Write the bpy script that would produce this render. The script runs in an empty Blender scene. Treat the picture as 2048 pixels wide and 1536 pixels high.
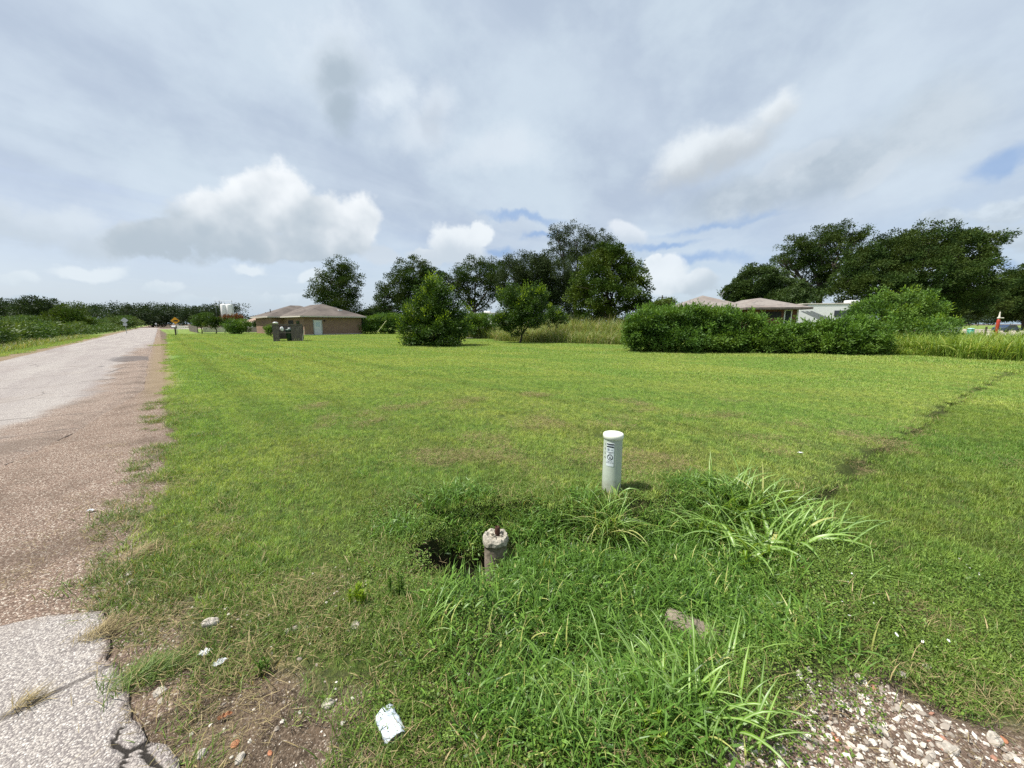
import bpy, math, random
import numpy as np
R = math.radians
sc = bpy.context.scene
C = sc.collection

# ------------------------------------------------------------------ camera
H = 1.6                                   # eye height
F = 769.0 / 2048.0                        # focal length in picture widths
PITCH = math.atan((768 - 647) / 769.0)
cam_d = bpy.data.cameras.new('camera'); cam = bpy.data.objects.new('camera', cam_d); C.objects.link(cam)
cam_d.sensor_width = 36.0; cam_d.lens = 36.0 * F
cam_d.clip_start = 0.05; cam_d.clip_end = 5000
cam.location = (0, 0, H); cam.rotation_euler = (R(90) - PITCH, 0, 0)
sc.camera = cam
sc.view_settings.view_transform = 'Standard'; sc.view_settings.look = 'None'
sc.view_settings.exposure = 0.88; sc.view_settings.gamma = 1
sc.cycles.max_bounces = 6; sc.cycles.diffuse_bounces = 3; sc.cycles.glossy_bounces = 2
sc.cycles.transmission_bounces = 4; sc.cycles.transparent_max_bounces = 6
sc.cycles.use_denoising = False
SUN_EL, SUN_AZ = 60.0, -98.0              # degrees; azimuth from +Y towards +X
SUN_E, SUN_ANG = 4.0, 2.5
CLOUD = 0.605                              # overall radiance of the cloud cover

cth, sth = math.cos(PITCH), math.sin(PITCH)
def ray(px, py):
    u = (px - 1024) / 769.0; v = (768 - py) / 769.0
    return u, v * sth + cth, v * cth - sth
def PT(px, py, t):
    d = ray(px, py); return (d[0] * t, d[1] * t, H + d[2] * t)
def G(px, py, z=0.0):
    d = ray(px, py); t = (z - H) / d[2]
    return (d[0] * t, d[1] * t)
def GT(px, py):
    return -H / ray(px, py)[2]
def azel(px, py):
    x, y, z = ray(px, py)
    return math.degrees(math.atan2(x, y)), math.degrees(math.atan2(z, math.hypot(x, y)))

# ------------------------------------------------------------------ node helper
class E:
    """a shader socket one can calculate with"""
    def __init__(s, nt, sock): s.nt, s.s = nt, sock
    def _m(s, op, *a):
        n = s.nt.nodes.new('ShaderNodeMath'); n.operation = op
        for i, x in enumerate((s,) + a):
            if isinstance(x, E): s.nt.links.new(x.s, n.inputs[i])
            else: n.inputs[i].default_value = x
        return E(s.nt, n.outputs[0])
    def __add__(s, o): return s._m('ADD', o)
    __radd__ = __add__
    def __sub__(s, o): return s._m('SUBTRACT', o)
    def __rsub__(s, o): return (s * -1.0) + o
    def __mul__(s, o): return s._m('MULTIPLY', o)
    __rmul__ = __mul__
    def __truediv__(s, o): return s._m('DIVIDE', o)
    def max(s, o): return s._m('MAXIMUM', o)
    def min(s, o): return s._m('MINIMUM', o)
    def pow(s, o): return s._m('POWER', o)
    def sqrt(s): return s._m('SQRT')
    def step(s, a, b):
        n = s.nt.nodes.new('ShaderNodeMapRange'); n.interpolation_type = 'SMOOTHSTEP'
        s.nt.links.new(s.s, n.inputs[0]); n.inputs[1].default_value = a; n.inputs[2].default_value = b
        return E(s.nt, n.outputs[0])
    def ramp(s, a, b, c, d):
        n = s.nt.nodes.new('ShaderNodeMapRange')
        s.nt.links.new(s.s, n.inputs[0])
        for i, x in zip((1, 2, 3, 4), (a, b, c, d)): n.inputs[i].default_value = x
        return E(s.nt, n.outputs[0])
def setin(nt, sock, x):
    if isinstance(x, E): nt.links.new(x.s, sock)
    elif isinstance(x, (tuple, list)) and len(x) == 3 and len(sock.default_value) == 4: sock.default_value = (*x, 1)
    else: sock.default_value = x
def mixc(nt, f, a, b, mode='MIX'):
    n = nt.nodes.new('ShaderNodeMix'); n.data_type = 'RGBA'; n.blend_type = mode
    setin(nt, n.inputs[0], f); setin(nt, n.inputs[6], a); setin(nt, n.inputs[7], b)
    return E(nt, n.outputs[2])
def xyz(nt, x, y, z):
    n = nt.nodes.new('ShaderNodeCombineXYZ')
    for i, v in enumerate((x, y, z)): setin(nt, n.inputs[i], v)
    return E(nt, n.outputs[0])
def sep(nt, v):
    n = nt.nodes.new('ShaderNodeSeparateXYZ'); nt.links.new(v.s, n.inputs[0])
    return [E(nt, o) for o in n.outputs]
def noise(nt, vec, scale, detail=4, rough=.55, dist=0.0, dims='3D', color=False):
    n = nt.nodes.new('ShaderNodeTexNoise'); n.noise_dimensions = dims
    nt.links.new(vec.s, n.inputs['Vector'])
    n.inputs['Scale'].default_value = scale; n.inputs['Detail'].default_value = detail
    n.inputs['Roughness'].default_value = rough; n.inputs['Distortion'].default_value = dist
    return E(nt, n.outputs['Color' if color else 'Fac'])
def voro(nt, vec, scale, feat='F1', out='Distance'):
    n = nt.nodes.new('ShaderNodeTexVoronoi'); n.feature = feat
    nt.links.new(vec.s, n.inputs['Vector']); n.inputs['Scale'].default_value = scale
    return E(nt, n.outputs[out])
def pos(nt):
    return E(nt, nt.nodes.new('ShaderNodeNewGeometry').outputs['Position'])
def objco(nt):
    return E(nt, nt.nodes.new('ShaderNodeTexCoord').outputs['Object'])
def vmul(nt, v, k):
    n = nt.nodes.new('ShaderNodeVectorMath'); n.operation = 'MULTIPLY'
    nt.links.new(v.s, n.inputs[0]); n.inputs[1].default_value = k
    return E(nt, n.outputs[0])
def attr(nt, name, color=False):
    n = nt.nodes.new('ShaderNodeAttribute'); n.attribute_name = name
    return E(nt, n.outputs['Color' if color else 'Fac'])

# ------------------------------------------------------------------ world
w = bpy.data.worlds.new('World'); sc.world = w; w.use_nodes = True
nt = w.node_tree; nt.nodes.clear()
sky = nt.nodes.new('ShaderNodeTexSky'); sky.sky_type = 'NISHITA'; sky.sun_disc = False
sky.sun_elevation = R(SUN_EL); sky.sun_rotation = R(SUN_AZ); sky.air_density = 1.0; sky.dust_density = 1.5; sky.ozone_density = 1.5
D = E(nt, nt.nodes.new('ShaderNodeTexCoord').outputs['Generated'])
dx, dy, dz = sep(nt, D)
az = dx._m('ARCTAN2', dy) * 57.2958
el = dz.min(.9999).max(-.9999)._m('ARCSINE') * 57.2958
P0 = xyz(nt, az, el, 0.0)
# slow and fine turbulence that frays the edges
def centred(nz): return nz - 0.5
n1 = noise(nt, vmul(nt, D, (1, 1, 1.35)), 3.2, 6, .58)
n2 = noise(nt, vmul(nt, D, (1, 1, 1.2)), 9.0, 8, .62)
na = centred(noise(nt, D, 5.0, 5, .6)); nb = centred(noise(nt, vmul(nt, D, (1.3, 1.1, 1)), 5.7, 5, .6))
wa = az + na * 7.0; we = el + nb * 6.0
fine = centred(n2)
def blob(cx, cy, rx, ry, rot=0.0, warp=1.0):
    """elliptical puff; centre and radii taken as directions; returns 1 at the centre, 0 on the rim"""
    a0, e0 = azel(cx, cy)
    a1, e1 = azel(cx + 20, cy); a2, e2 = azel(cx, cy - 20)
    ka = math.hypot(a1 - a0, e1 - e0) / 20; ke = math.hypot(a2 - a0, e2 - e0) / 20
    # the local picture axes, so that wide-angle shear is followed
    ux, uy = (a1 - a0) / 20, (e1 - e0) / 20; vx, vy = (a2 - a0) / 20, (e2 - e0) / 20
    det = ux * vy - uy * vx
    da = wa - a0; de = we - e0
    X = (da * (vy / det)) - (de * (vx / det)); Y = (de * (ux / det)) - (da * (uy / det))
    c, s_ = math.cos(R(rot)), math.sin(R(rot))
    U = (X * c + Y * s_) * (1 / rx); V = (Y * c - X * s_) * (1 / ry)
    return 1.0 - (U * U + V * V).sqrt(), V
def layer(blobs, soft, amp, a=0.0):
    d = None
    for b in blobs:
        v, V = blob(*b)
        d = v if d is None else d.max(v)
    return (d + fine * amp).step(a, soft)
k = CLOUD / 0.1
def col(r, g, b, m=1.0):                       # sRGB 0-255 -> radiance before the strength of 0.1
    f = lambda c: (c / 255 / 12.92 if c / 255 < .04045 else ((c / 255 + .055) / 1.055) ** 2.4)
    return (f(r) * k * m, f(g) * k * m, f(b) * k * m)
skyc = mixc(nt, 1.0, E(nt, sky.outputs[0]), (1.15, .92, .86), 'MULTIPLY')
hz = mixc(nt, el.ramp(-2, 14, .85, .25), skyc, col(176, 204, 226))
# thin high veil: bands that fan from the lower left to the upper right
ph = xyz(nt, dx / dz.max(.05), dy / dz.max(.05), 0.0)
band = noise(nt, xyz(nt, sep(nt, ph)[0] * .55 + sep(nt, ph)[1] * .3, sep(nt, ph)[1] * .55 - sep(nt, ph)[0] * .8, 0.0), 1.1, 6, .55, .4)
veil_c = mixc(nt, n1.step(.36, .64), col(176, 190, 208), col(199, 213, 225))
veil_c = mixc(nt, band.step(.4, .66) * .35, veil_c, col(210, 222, 234))
thin = (el + na * 6.0 + (band - .5) * 16.0).ramp(3, 15, .12, .93)
c0 = mixc(nt, thin.max(0.0).min(1.0), hz, veil_c)
# blue openings
blue = layer([(1440, 452, 170, 14, 8), (1400, 520, 150, 18, 3), (1330, 490, 120, 10, 4), (1040, 436, 130, 13, -5), (1000, 500, 60, 12, 8), (1090, 468, 60, 9, 10), (2020, 320, 110, 32, 18), (2000, 535, 60, 26, 0)], .9, 1.2, .0)
c0 = mixc(nt, blue * .62, c0, col(128, 164, 212))
# brighter milky patch in the middle of the sky
c0 = mixc(nt, layer([(1080, 200, 240, 200, 20)], .9, .9, .0) * .6, c0, col(208, 222, 233))
# bank and streaks on the right
b1 = layer([(1680, 330, 330, 95, 24), (1500, 400, 240, 60, 12), (1850, 250, 220, 90, 26)], .75, .9, .02)
c0 = mixc(nt, b1 * .85, c0, mixc(nt, (n1 * .5 + n2 * .5).step(.38, .62), col(166, 180, 193), col(196, 207, 217)))
b2 = layer([(1420, 305, 200, 66, 26), (1545, 225, 80, 44, 38)], .62, 1.0, .0)
_, V2 = blob(1420, 300, 190, 60, 26)
c0 = mixc(nt, b2 * .9, c0, mixc(nt, (V2 + fine * .9).step(-.75, .6), col(184, 192, 199), col(226, 233, 238)))
b2b = layer([(1560, 345, 90, 30, 30), (1640, 300, 90, 26, 30), (1780, 330, 140, 30, 32)], .5, .9, .05)
c0 = mixc(nt, b2b * .28, c0, col(214, 222, 229))
b2c = layer([(1890, 440, 70, 26, 0), (2010, 425, 110, 30, 10), (2020, 470, 90, 40, 0)], .5, .9, .05)
c0 = mixc(nt, b2c * .55, c0, mixc(nt, n2.step(.4, .6), col(180, 192, 202), col(216, 227, 234)))
# grey-hearted puff
b3 = layer([(690, 120, 150, 125, -28), (770, 190, 90, 90, 20)], .95, 1.6, .0)
c0 = mixc(nt, b3 * .9, c0, col(218, 228, 237))
b4 = layer([(690, 150, 84, 90, 8), (690, 220, 50, 80, 0)], .85, 1.0, .0)
c0 = mixc(nt, b4 * .9, c0, col(166, 181, 194))
b5 = layer([(868, 195, 60, 60, 0), (830, 260, 120, 60, 20), (1000, 300, 180, 60, 10)], .95, 1.5, .0)
c0 = mixc(nt, b5 * .6, c0, col(216, 225, 234))
b6 = layer([(855, 240, 30, 60, -8)], .8, .8, .0)
c0 = mixc(nt, b6 * .5, c0, col(184, 195, 208))
# main heaped cloud, low on the left
def heap(blobs, base_y, top_y, soft, amp, lo, hi, strength=1.0, relief=2.6, mid=.35):
    global c0
    m = layer(blobs, soft, amp, .0)
    eb = azel(blobs[0][0], base_y)[1]; et = azel(blobs[0][0], top_y)[1]
    up = (we - eb) * (1 / (et - eb))
    d2 = centred(noise(nt, xyz(nt, dx - .02, dy, dz + .03), 6.0, 4, .45)) - centred(noise(nt, D, 6.0, 4, .45))
    lit = (up - mid) * 1.1 + d2 * -relief + fine * .35
    c0 = mixc(nt, m * strength, c0, mixc(nt, lit.step(-.45, .75), lo, hi))
heap([(100, 455, 190, 60, 0), (0, 440, 120, 55, 0), (250, 480, 160, 45, 0)], 500, 400, .55, 1.0, col(188, 200, 211), col(212, 222, 231), .8, mid=.4)
heap([(540, 400, 100, 95, -20), (620, 450, 130, 75, -20), (700, 455, 80, 72, -15), (440, 450, 140, 78, 0), (330, 475, 130, 48, 0), (600, 500, 190, 30, 0)],
     520, 320, .30, .95, col(176, 189, 200), col(240, 244, 247), .95, mid=.40)
heap([(915, 490, 75, 46, -15), (960, 470, 34, 30, 0), (860, 505, 60, 22, 0)], 520, 450, .3, .8, col(196, 207, 217), col(232, 238, 242), .9)
heap([(1335, 550, 62, 46, 0), (1400, 566, 46, 30, 0), (1310, 525, 26, 22, 0)], 600, 505, .3, .8, col(184, 197, 208), col(228, 235, 240), .9)
heap([(1250, 470, 40, 26, 0), (770, 515, 50, 20, 0), (1545, 540, 70, 16, 0)], 500, 450, .5, .9, col(200, 210, 220), col(228, 234, 240), .7)
heap([(500, 540, 34, 18, 0), (330, 575, 55, 15, 0), (190, 540, 90, 20, 0), (55, 560, 60, 20, 0), (400, 600, 60, 14, 0), (620, 560, 30, 18, 0), (80, 600, 80, 12, 0), (560, 596, 60, 12, 0)],
     610, 520, .5, .9, col(184, 200, 213), col(222, 231, 237), .75, mid=.1)
bg = nt.nodes.new('ShaderNodeBackground'); bg.inputs[1].default_value = .1
nt.links.new(c0.s, bg.inputs[0])
ow = nt.nodes.new('ShaderNodeOutputWorld'); nt.links.new(bg.outputs[0], ow.inputs[0])
w.cycles.sampling_method = 'MANUAL'; w.cycles.sample_map_resolution = 512

sd = bpy.data.lights.new('sun', 'SUN'); so = bpy.data.objects.new('sun', sd); C.objects.link(so)
sd.energy = SUN_E; sd.angle = R(SUN_ANG); sd.color = (1, .955, .88)
so.rotation_euler = (R(90 - SUN_EL), 0, R(180 - SUN_AZ))
so.rotation_euler = (R(90 - SUN_EL), 0, -R(SUN_AZ) + R(180))

# ------------------------------------------------------------------ scene helpers
def tag(o, label=None, cat=None, group=None, kind=None):
    if label: o['label'] = label
    if cat: o['category'] = cat
    if group: o['group'] = group
    if kind: o['kind'] = kind
    return o
def empty(name, loc, label, cat, group=None, rz=0.0):
    o = bpy.data.objects.new(name, None); C.objects.link(o); o.location = loc; o.rotation_euler = (0, 0, rz)
    o.empty_display_size = .1
    return tag(o, label, cat, group)
def np_obj(name, V, Fq, mat, parent=None, attrs=None, smooth=False, link=True, mats=None):
    """V (n,3), Fq list/array of faces (all of one size) or list of such arrays"""
    V = np.asarray(V, dtype=np.float32).reshape(-1, 3)
    groups = Fq if isinstance(Fq, list) else [Fq]
    groups = [np.asarray(g, dtype=np.int32) for g in groups if len(g)]
    me = bpy.data.meshes.new(name)
    me.vertices.add(len(V)); me.vertices.foreach_set('co', V.ravel())
    idx = np.concatenate([g.ravel() for g in groups]) if groups else np.zeros(0, np.int32)
    sizes = np.concatenate([np.full(len(g), g.shape[1], np.int32) for g in groups]) if groups else np.zeros(0, np.int32)
    if len(sizes):
        me.loops.add(len(idx)); me.loops.foreach_set('vertex_index', idx)
        me.polygons.add(len(sizes))
        st = np.zeros(len(sizes), np.int32); st[1:] = np.cumsum(sizes)[:-1]
        me.polygons.foreach_set('loop_start', st); me.polygons.foreach_set('loop_total', sizes)
        me.polygons.foreach_set('use_smooth', np.full(len(sizes), smooth))
    for kname, arr in (attrs or {}).items():
        a = me.attributes.new(kname, 'FLOAT', 'POINT'); a.data.foreach_set('value', np.asarray(arr, np.float32).ravel())
    me.update(calc_edges=True)
    if mat: me.materials.append(mat)
    o = bpy.data.objects.new(name, me)
    if link: C.objects.link(o)
    if parent:
        o.parent = parent
    return o
class MB:
    """collects polygons; build() links them as ONE mesh object"""
    def __init__(s): s.v = []; s.f = []
    def add(s, vs, fs):
        n = len(s.v); s.v += [tuple(map(float, v)) for v in vs]; s.f += [tuple(i + n for i in f) for f in fs]; return s
    def box(s, c, sz, d1=(1, 0, 0), up=(0, 0, 1)):
        d1 = np.array(d1, float); d1 /= np.linalg.norm(d1); up = np.array(up, float); up /= np.linalg.norm(up); d2 = np.cross(up, d1)
        c = np.array(c, float); vs = []
        for k in (-1, 1):
            for j in (-1, 1):
                for i in (-1, 1): vs.append(c + d1 * i * sz[0] / 2 + d2 * j * sz[1] / 2 + up * k * sz[2] / 2)
        return s.add(vs, [(0, 2, 3, 1), (4, 5, 7, 6), (0, 1, 5, 4), (2, 6, 7, 3), (0, 4, 6, 2), (1, 3, 7, 5)])
    def tube(s, pts, rs, n=8, cap=True):
        pts = [np.array(p, float) for p in pts]; rings = []
        for i, p in enumerate(pts):
            d = pts[min(i + 1, len(pts) - 1)] - pts[max(i - 1, 0)]; d /= (np.linalg.norm(d) + 1e-9)
            a = np.cross(d, (0, 0, 1) if abs(d[2]) < .9 else (1, 0, 0)); a /= np.linalg.norm(a); b = np.cross(d, a)
            r = rs[i] if hasattr(rs, '__len__') else rs
            rings.append([p + (a * math.cos(t) + b * math.sin(t)) * r for t in np.linspace(0, 2 * math.pi, n, endpoint=False)])
        vs = [v for r in rings for v in r]; fs = []
        for i in range(len(pts) - 1):
            for j in range(n):
                k = (j + 1) % n; fs.append((i * n + j, i * n + k, (i + 1) * n + k, (i + 1) * n + j))
        if cap: fs += [tuple(range(n - 1, -1, -1)), tuple((len(pts) - 1) * n + j for j in range(n))]
        return s.add(vs, fs)
    def lathe(s, prof, c=(0, 0, 0), n=24, caps=True):
        vs = [(c[0] + r * math.cos(t), c[1] + r * math.sin(t), c[2] + z) for r, z in prof for t in np.linspace(0, 2 * math.pi, n, endpoint=False)]
        fs = []
        for i in range(len(prof) - 1):
            for j in range(n):
                k = (j + 1) % n; fs.append((i * n + j, i * n + k, (i + 1) * n + k, (i + 1) * n + j))
        if caps: fs += [tuple(range(n - 1, -1, -1)), tuple((len(prof) - 1) * n + j for j in range(n))]
        return s.add(vs, fs)
    def build(s, name, mat, parent=None, smooth=False, bevel=0.0):
        me = bpy.data.meshes.new(name)
        off = parent.matrix_basis.inverted() if parent is not None and parent.type == 'EMPTY' else None
        me.from_pydata(s.v, [], s.f); me.update()
        if smooth: me.polygons.foreach_set('use_smooth', [True] * len(me.polygons))
        if mat: me.materials.append(mat)
        o = bpy.data.objects.new(name, me); C.objects.link(o)
        if parent is not None: o.parent = parent
        if bevel:
            b = o.modifiers.new('bevel', 'BEVEL'); b.width = bevel; b.segments = 2; b.limit_method = 'ANGLE'
        return o

# ------------------------------------------------------------------ numpy noise
_rs = np.random.RandomState(5)
_lat = _rs.rand(256, 256)
def vn(x, y, s=1.0, seed=0):
    x = np.asarray(x, float) / s + seed * 17.31; y = np.asarray(y, float) / s + seed * 9.77
    xi = np.floor(x).astype(int); yi = np.floor(y).astype(int); fx = x - xi; fy = y - yi
    fx = fx * fx * (3 - 2 * fx); fy = fy * fy * (3 - 2 * fy)
    a = _lat[xi & 255, yi & 255]; b = _lat[(xi + 1) & 255, yi & 255]; c = _lat[xi & 255, (yi + 1) & 255]; d = _lat[(xi + 1) & 255, (yi + 1) & 255]
    return (a * (1 - fx) + b * fx) * (1 - fy) + (c * (1 - fx) + d * fx) * fy - .5
def fbm(x, y, s=1.0, o=4, seed=0):
    r = 0; a = 1.0
    for i in range(o): r = r + a * vn(x, y, s / 2 ** i, seed + i * 3); a *= .5
    return r
def sstep(a, b, x):
    t = np.clip((x - a) / (b - a), 0, 1); return t * t * (3 - 2 * t)
def sdpoly(x, y, poly):
    """signed distance, positive inside"""
    x = np.asarray(x, float); y = np.asarray(y, float); d = np.full(x.shape, 1e9); ins = np.zeros(x.shape, bool); n = len(poly)
    for i in range(n):
        ax, ay = poly[i]; bx, by = poly[(i + 1) % n]
        ex, ey = bx - ax, by - ay; t = np.clip(((x - ax) * ex + (y - ay) * ey) / (ex * ex + ey * ey + 1e-12), 0, 1)
        d = np.minimum(d, np.hypot(x - ax - t * ex, y - ay - t * ey))
        c = ((ay > y) != (by > y)) & (x < (bx - ax) * (y - ay) / (by - ay + 1e-12) + ax); ins ^= c
    return np.where(ins, d, -d)

# ------------------------------------------------------------------ layout of the ground
RD = np.array((-.672, .741)); RN = np.array((.741, .672)); RN = np.array((RD[1], -RD[0]))
def sq(x, y): return x * RD[0] + y * RD[1], x * RN[0] + y * RN[1]
QL = float(np.dot(G(0, 722), RN))                    # left edge of the road
# right edge of the pavement as q(s)
_es = np.array([-60, 1.0, 1.71, 2.06, 2.6, 2.98, 3.15, 3.3, 3.6, 5.5, 6.9, 8.4, 13, 21, 400]); _eq = np.array([-.05, -.05, -.13, -.25, -.34, -.41, -.62, -1.1, -1.9, -1.75, -1.5, -1.1, -.42, -.5, -.4])
def pave_edge(s): return np.interp(s, _es, _eq)
far = 700.0
LAWN = [tuple(RD * 150 + RN * -.2)] + [G(*p) for p in [(335, 668), (334, 700), (331, 760), (329, 800), (345, 870), (338, 940), (305, 1010), (300, 1080), (320, 1150), (380, 1200), (460, 1260), (520, 1330), (640, 1400), (820, 1400), (960, 1440), (1100, 1560), (1300, 1620), (1420, 1480), (1500, 1400), (1640, 1372), (1760, 1340), (1900, 1400), (2048, 1470)]] + [(6.0, 1.2), (60, -5), (400, 50), (400, 400), (0, 600), (-100, 300)]
LUSH = [G(*p) for p in [(800, 1020), (880, 1005), (1000, 985), (1120, 1000), (1230, 1000), (1350, 985), (1460, 975), (1590, 990), (1650, 1060), (1680, 1140), (1720, 1240), (1640, 1330), (1480, 1400), (1330, 1470), (1160, 1500), (980, 1440), (900, 1330), (870, 1230), (860, 1130), (820, 1060)]]
GRAV = [G(*p) for p in [(1440, 1590), (1540, 1500), (1600, 1440), (1680, 1385), (1760, 1355), (1860, 1385), (1960, 1430), (2048, 1480)]] + [(6.0, 1.1), (8, -4), (-.2, -4), (.2, .6)]
RUT = [G(*p) for p in [(1600, 1010), (1680, 955), (1780, 886), (1900, 806), (2010, 748), (2120, 708)]]
HOLE = G(904, 1092)
STUB = G(991, 1072, -.06)
RSTRIP = RUT + [(60, 22), (60, -5), (6, .8), G(1800, 1420), G(1740, 1260), G(1680, 1130), G(1620, 1040)]
def dist_line(x, y, pl):
    d = np.full(np.shape(x), 1e9)
    for (ax, ay), (bx, by) in zip(pl[:-1], pl[1:]):
        ex, ey = bx - ax, by - ay; t = np.clip(((x - ax) * ex + (y - ay) * ey) / (ex * ex + ey * ey), 0, 1)
        d = np.minimum(d, np.hypot(x - ax - t * ex, y - ay - t * ey))
    return d
def masks(x, y):
    x = np.asarray(x, float); y = np.asarray(y, float)
    rr = np.hypot(x, y); amp = np.clip(.16 - rr * .004, .05, .16)
    nz = fbm(x, y, .55, 4, 1); s, q = sq(x, y)
    lawn = sstep(-.08, .10, sdpoly(x, y, LAWN) + nz * amp * 1.6)
    verge = sstep(.0, .5, (QL - .55) - q + nz * .8)
    lush = sstep(-.06, .1, sdpoly(x, y, LUSH) + nz * .22)
    grav = sstep(-.06, .12, sdpoly(x, y, GRAV) + nz * .25)
    hx, hy = x - HOLE[0], y - HOLE[1] + .07
    hole = np.exp(-((hx / .27) ** 2 + (hy / .30) ** 2) ** 2)
    hx2, hy2 = x - STUB[0], y - STUB[1]
    hole = np.maximum(hole, .40 * np.exp(-((hx2 / .16) ** 2 + ((hy2 - .03) / .17) ** 2) ** 2))
    dr_ = dist_line(x + .05 * vn(x, y, .4, 12), y + .05 * vn(x, y, .4, 13), RUT)
    rut = np.exp(-(dr_ / (.055 + .004 * rr)) ** 2) * sstep(-.6, -.25, vn(x, y, .4, 8))
    return dict(rutd=dr_, s=s, q=q, lawn=lawn, verge=verge, lush=lush, grav=grav, hole=hole, rut=rut, r=rr)
def height(x, y, m=None):
    m = m or masks(x, y)
    near = 1 - sstep(12, 30, m['r'])
    g = np.maximum(m['lawn'], m['verge'])
    z = -.016 + .030 * g
    z = z + near * (.035 * g * fbm(x, y, 1.6, 3, 4) + .012 * fbm(x, y, .22, 3, 6))
    z = z - .27 * sstep(0, 1, m['lush']) * sstep(-.05, .42, sdpoly(x, y, LUSH)) - .62 * m['hole'] - .08 * m['rut'] - .07 * sstep(-.05, .12, sdpoly(x, y, RSTRIP)) * (1 - sstep(0, 1, m['lush'])) * (1 - m['grav'])
    inroad = (m['q'] > QL + .05) & (m['q'] < pave_edge(m['s']) - .04)
    z = np.where(inroad, np.minimum(z, -.04), z)
    return z
def hz_(x, y): return float(height(np.array([x]), np.array([y]))[0])

def GG(px, py):
    z = 0.0
    for _ in range(5):
        x, y = G(px, py, z); z = .5 * z + .5 * hz_(x, y)
    return x, y
# ------------------------------------------------------------------ materials
def newmat(name):
    m = bpy.data.materials.new(name); m.use_nodes = True; nt = m.node_tree
    return m, nt, nt.nodes['Principled BSDF']
def bump(nt, bs, h, strength, dist):
    b = nt.nodes.new('ShaderNodeBump'); b.inputs['Strength'].default_value = strength; b.inputs['Distance'].default_value = dist
    nt.links.new(h.s, b.inputs['Height']); nt.links.new(b.outputs[0], bs.inputs['Normal'])
def simple(name, c, rough=.7, var=.15, scale=8.0, metal=0.0, c2=None, bmp=0.0, spec=.3):
    m, nt, bs = newmat(name); p = objco(nt)
    n = noise(nt, p, scale, 5, .6)
    c2 = c2 or tuple(v * (1 - var) for v in c)
    cc = mixc(nt, n.step(.3, .7), c2, c)
    nt.links.new(cc.s, bs.inputs['Base Color']); bs.inputs['Roughness'].default_value = rough; bs.inputs['Metallic'].default_value = metal
    bs.inputs['Specular IOR Level'].default_value = spec
    if bmp: bump(nt, bs, n, bmp, .02)
    return m
def leafmat(name, dark, light, trans=.35, rough=.5, odd=None, oddp=.93, spec=.25, patch=None, patch_s=1.0, mid=None):
    """tint is a random number carried by every leaf"""
    m, nt, bs = newmat(name); t = attr(nt, 'tint')
    cc = mixc(nt, t, dark, light)
    if patch: cc = mixc(nt, noise(nt, pos(nt), patch_s, 3, .5).step(.42, .62), cc, mixc(nt, t, tuple(a * .7 for a in patch), patch))
    if odd: cc = mixc(nt, t.step(oddp, oddp + .02), cc, odd)
    if mid: cc = mixc(nt, attr(nt, 'mid').step(.45, .9) * .7, cc, mid)
    nt.links.new(cc.s, bs.inputs['Base Color']); bs.inputs['Roughness'].default_value = rough
    bs.inputs['Specular IOR Level'].default_value = spec
    tr = nt.nodes.new('ShaderNodeBsdfTranslucent')
    ct = mixc(nt, 1.0, cc, (1.25, 1.15, .45), 'MULTIPLY'); nt.links.new(ct.s, tr.inputs[0])
    mx = nt.nodes.new('ShaderNodeMixShader'); mx.inputs[0].default_value = trans
    nt.links.new(bs.outputs[0], mx.inputs[1]); nt.links.new(tr.outputs[0], mx.inputs[2])
    nt.links.new(mx.outputs[0], nt.nodes['Material Output'].inputs[0])
    return m
def lawn_color(nt, t, k=1.0):
    """colour of the mown grass from its place on the ground: mowing streaks, yellower and browner patches"""
    p = pos(nt)
    px_, py_, pz_ = sep(nt, p); q_ = px_ * RN[0] + py_ * RN[1]; s_a = px_ * RD[0] + py_ * RD[1]
    st = noise(nt, xyz(nt, q_ * 1.25, s_a * .10, 0.0), 1.0, 4, .6, .2) * .6 + noise(nt, vmul(nt, p, (.25, 1.6, 1)), .9, 4, .6, .3) * .4
    trk = None
    for q0 in (1.25, 2.55, 4.6, 5.9):
        g_ = ((q_ - q0) + (noise(nt, p, .5, 2, .5) - .5) * .5); g_ = (g_ * g_ * -30.0)._m('EXPONENT'); trk = g_ if trk is None else trk + g_
    big = noise(nt, p, .23, 3, .5)
    med = noise(nt, p, 1.4, 4, .6)
    a = mixc(nt, t, (.150, .270, .048), (.340, .490, .120))
    y = mixc(nt, t, (.230, .315, .060), (.480, .560, .160))
    c = mixc(nt, ((st * .6 + big * .4)).step(.42, .58), a, y)
    mic = noise(nt, p, 11.0, 4, .65)
    c = mixc(nt, 1.0, c, mixc(nt, mic.step(.32, .68), (.50, .58, .62), (1.26, 1.20, 1.12)), 'MULTIPLY')
    c = mixc(nt, trk.min(1.0) * noise(nt, p, .8, 3, .6).step(.35, .55) * .36, c, mixc(nt, t, (.07, .10, .02), (.20, .25, .06)))
    dry = (med * .6 + noise(nt, p, .5, 3, .5) * .4).step(.58, .70) * .40
    c = mixc(nt, dry, c, mixc(nt, t, (.12, .10, .035), (.34, .28, .11)))
    s_ = mixc(nt, t.step(.93, .96), c, (.42, .34, .17))
    return s_
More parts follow.
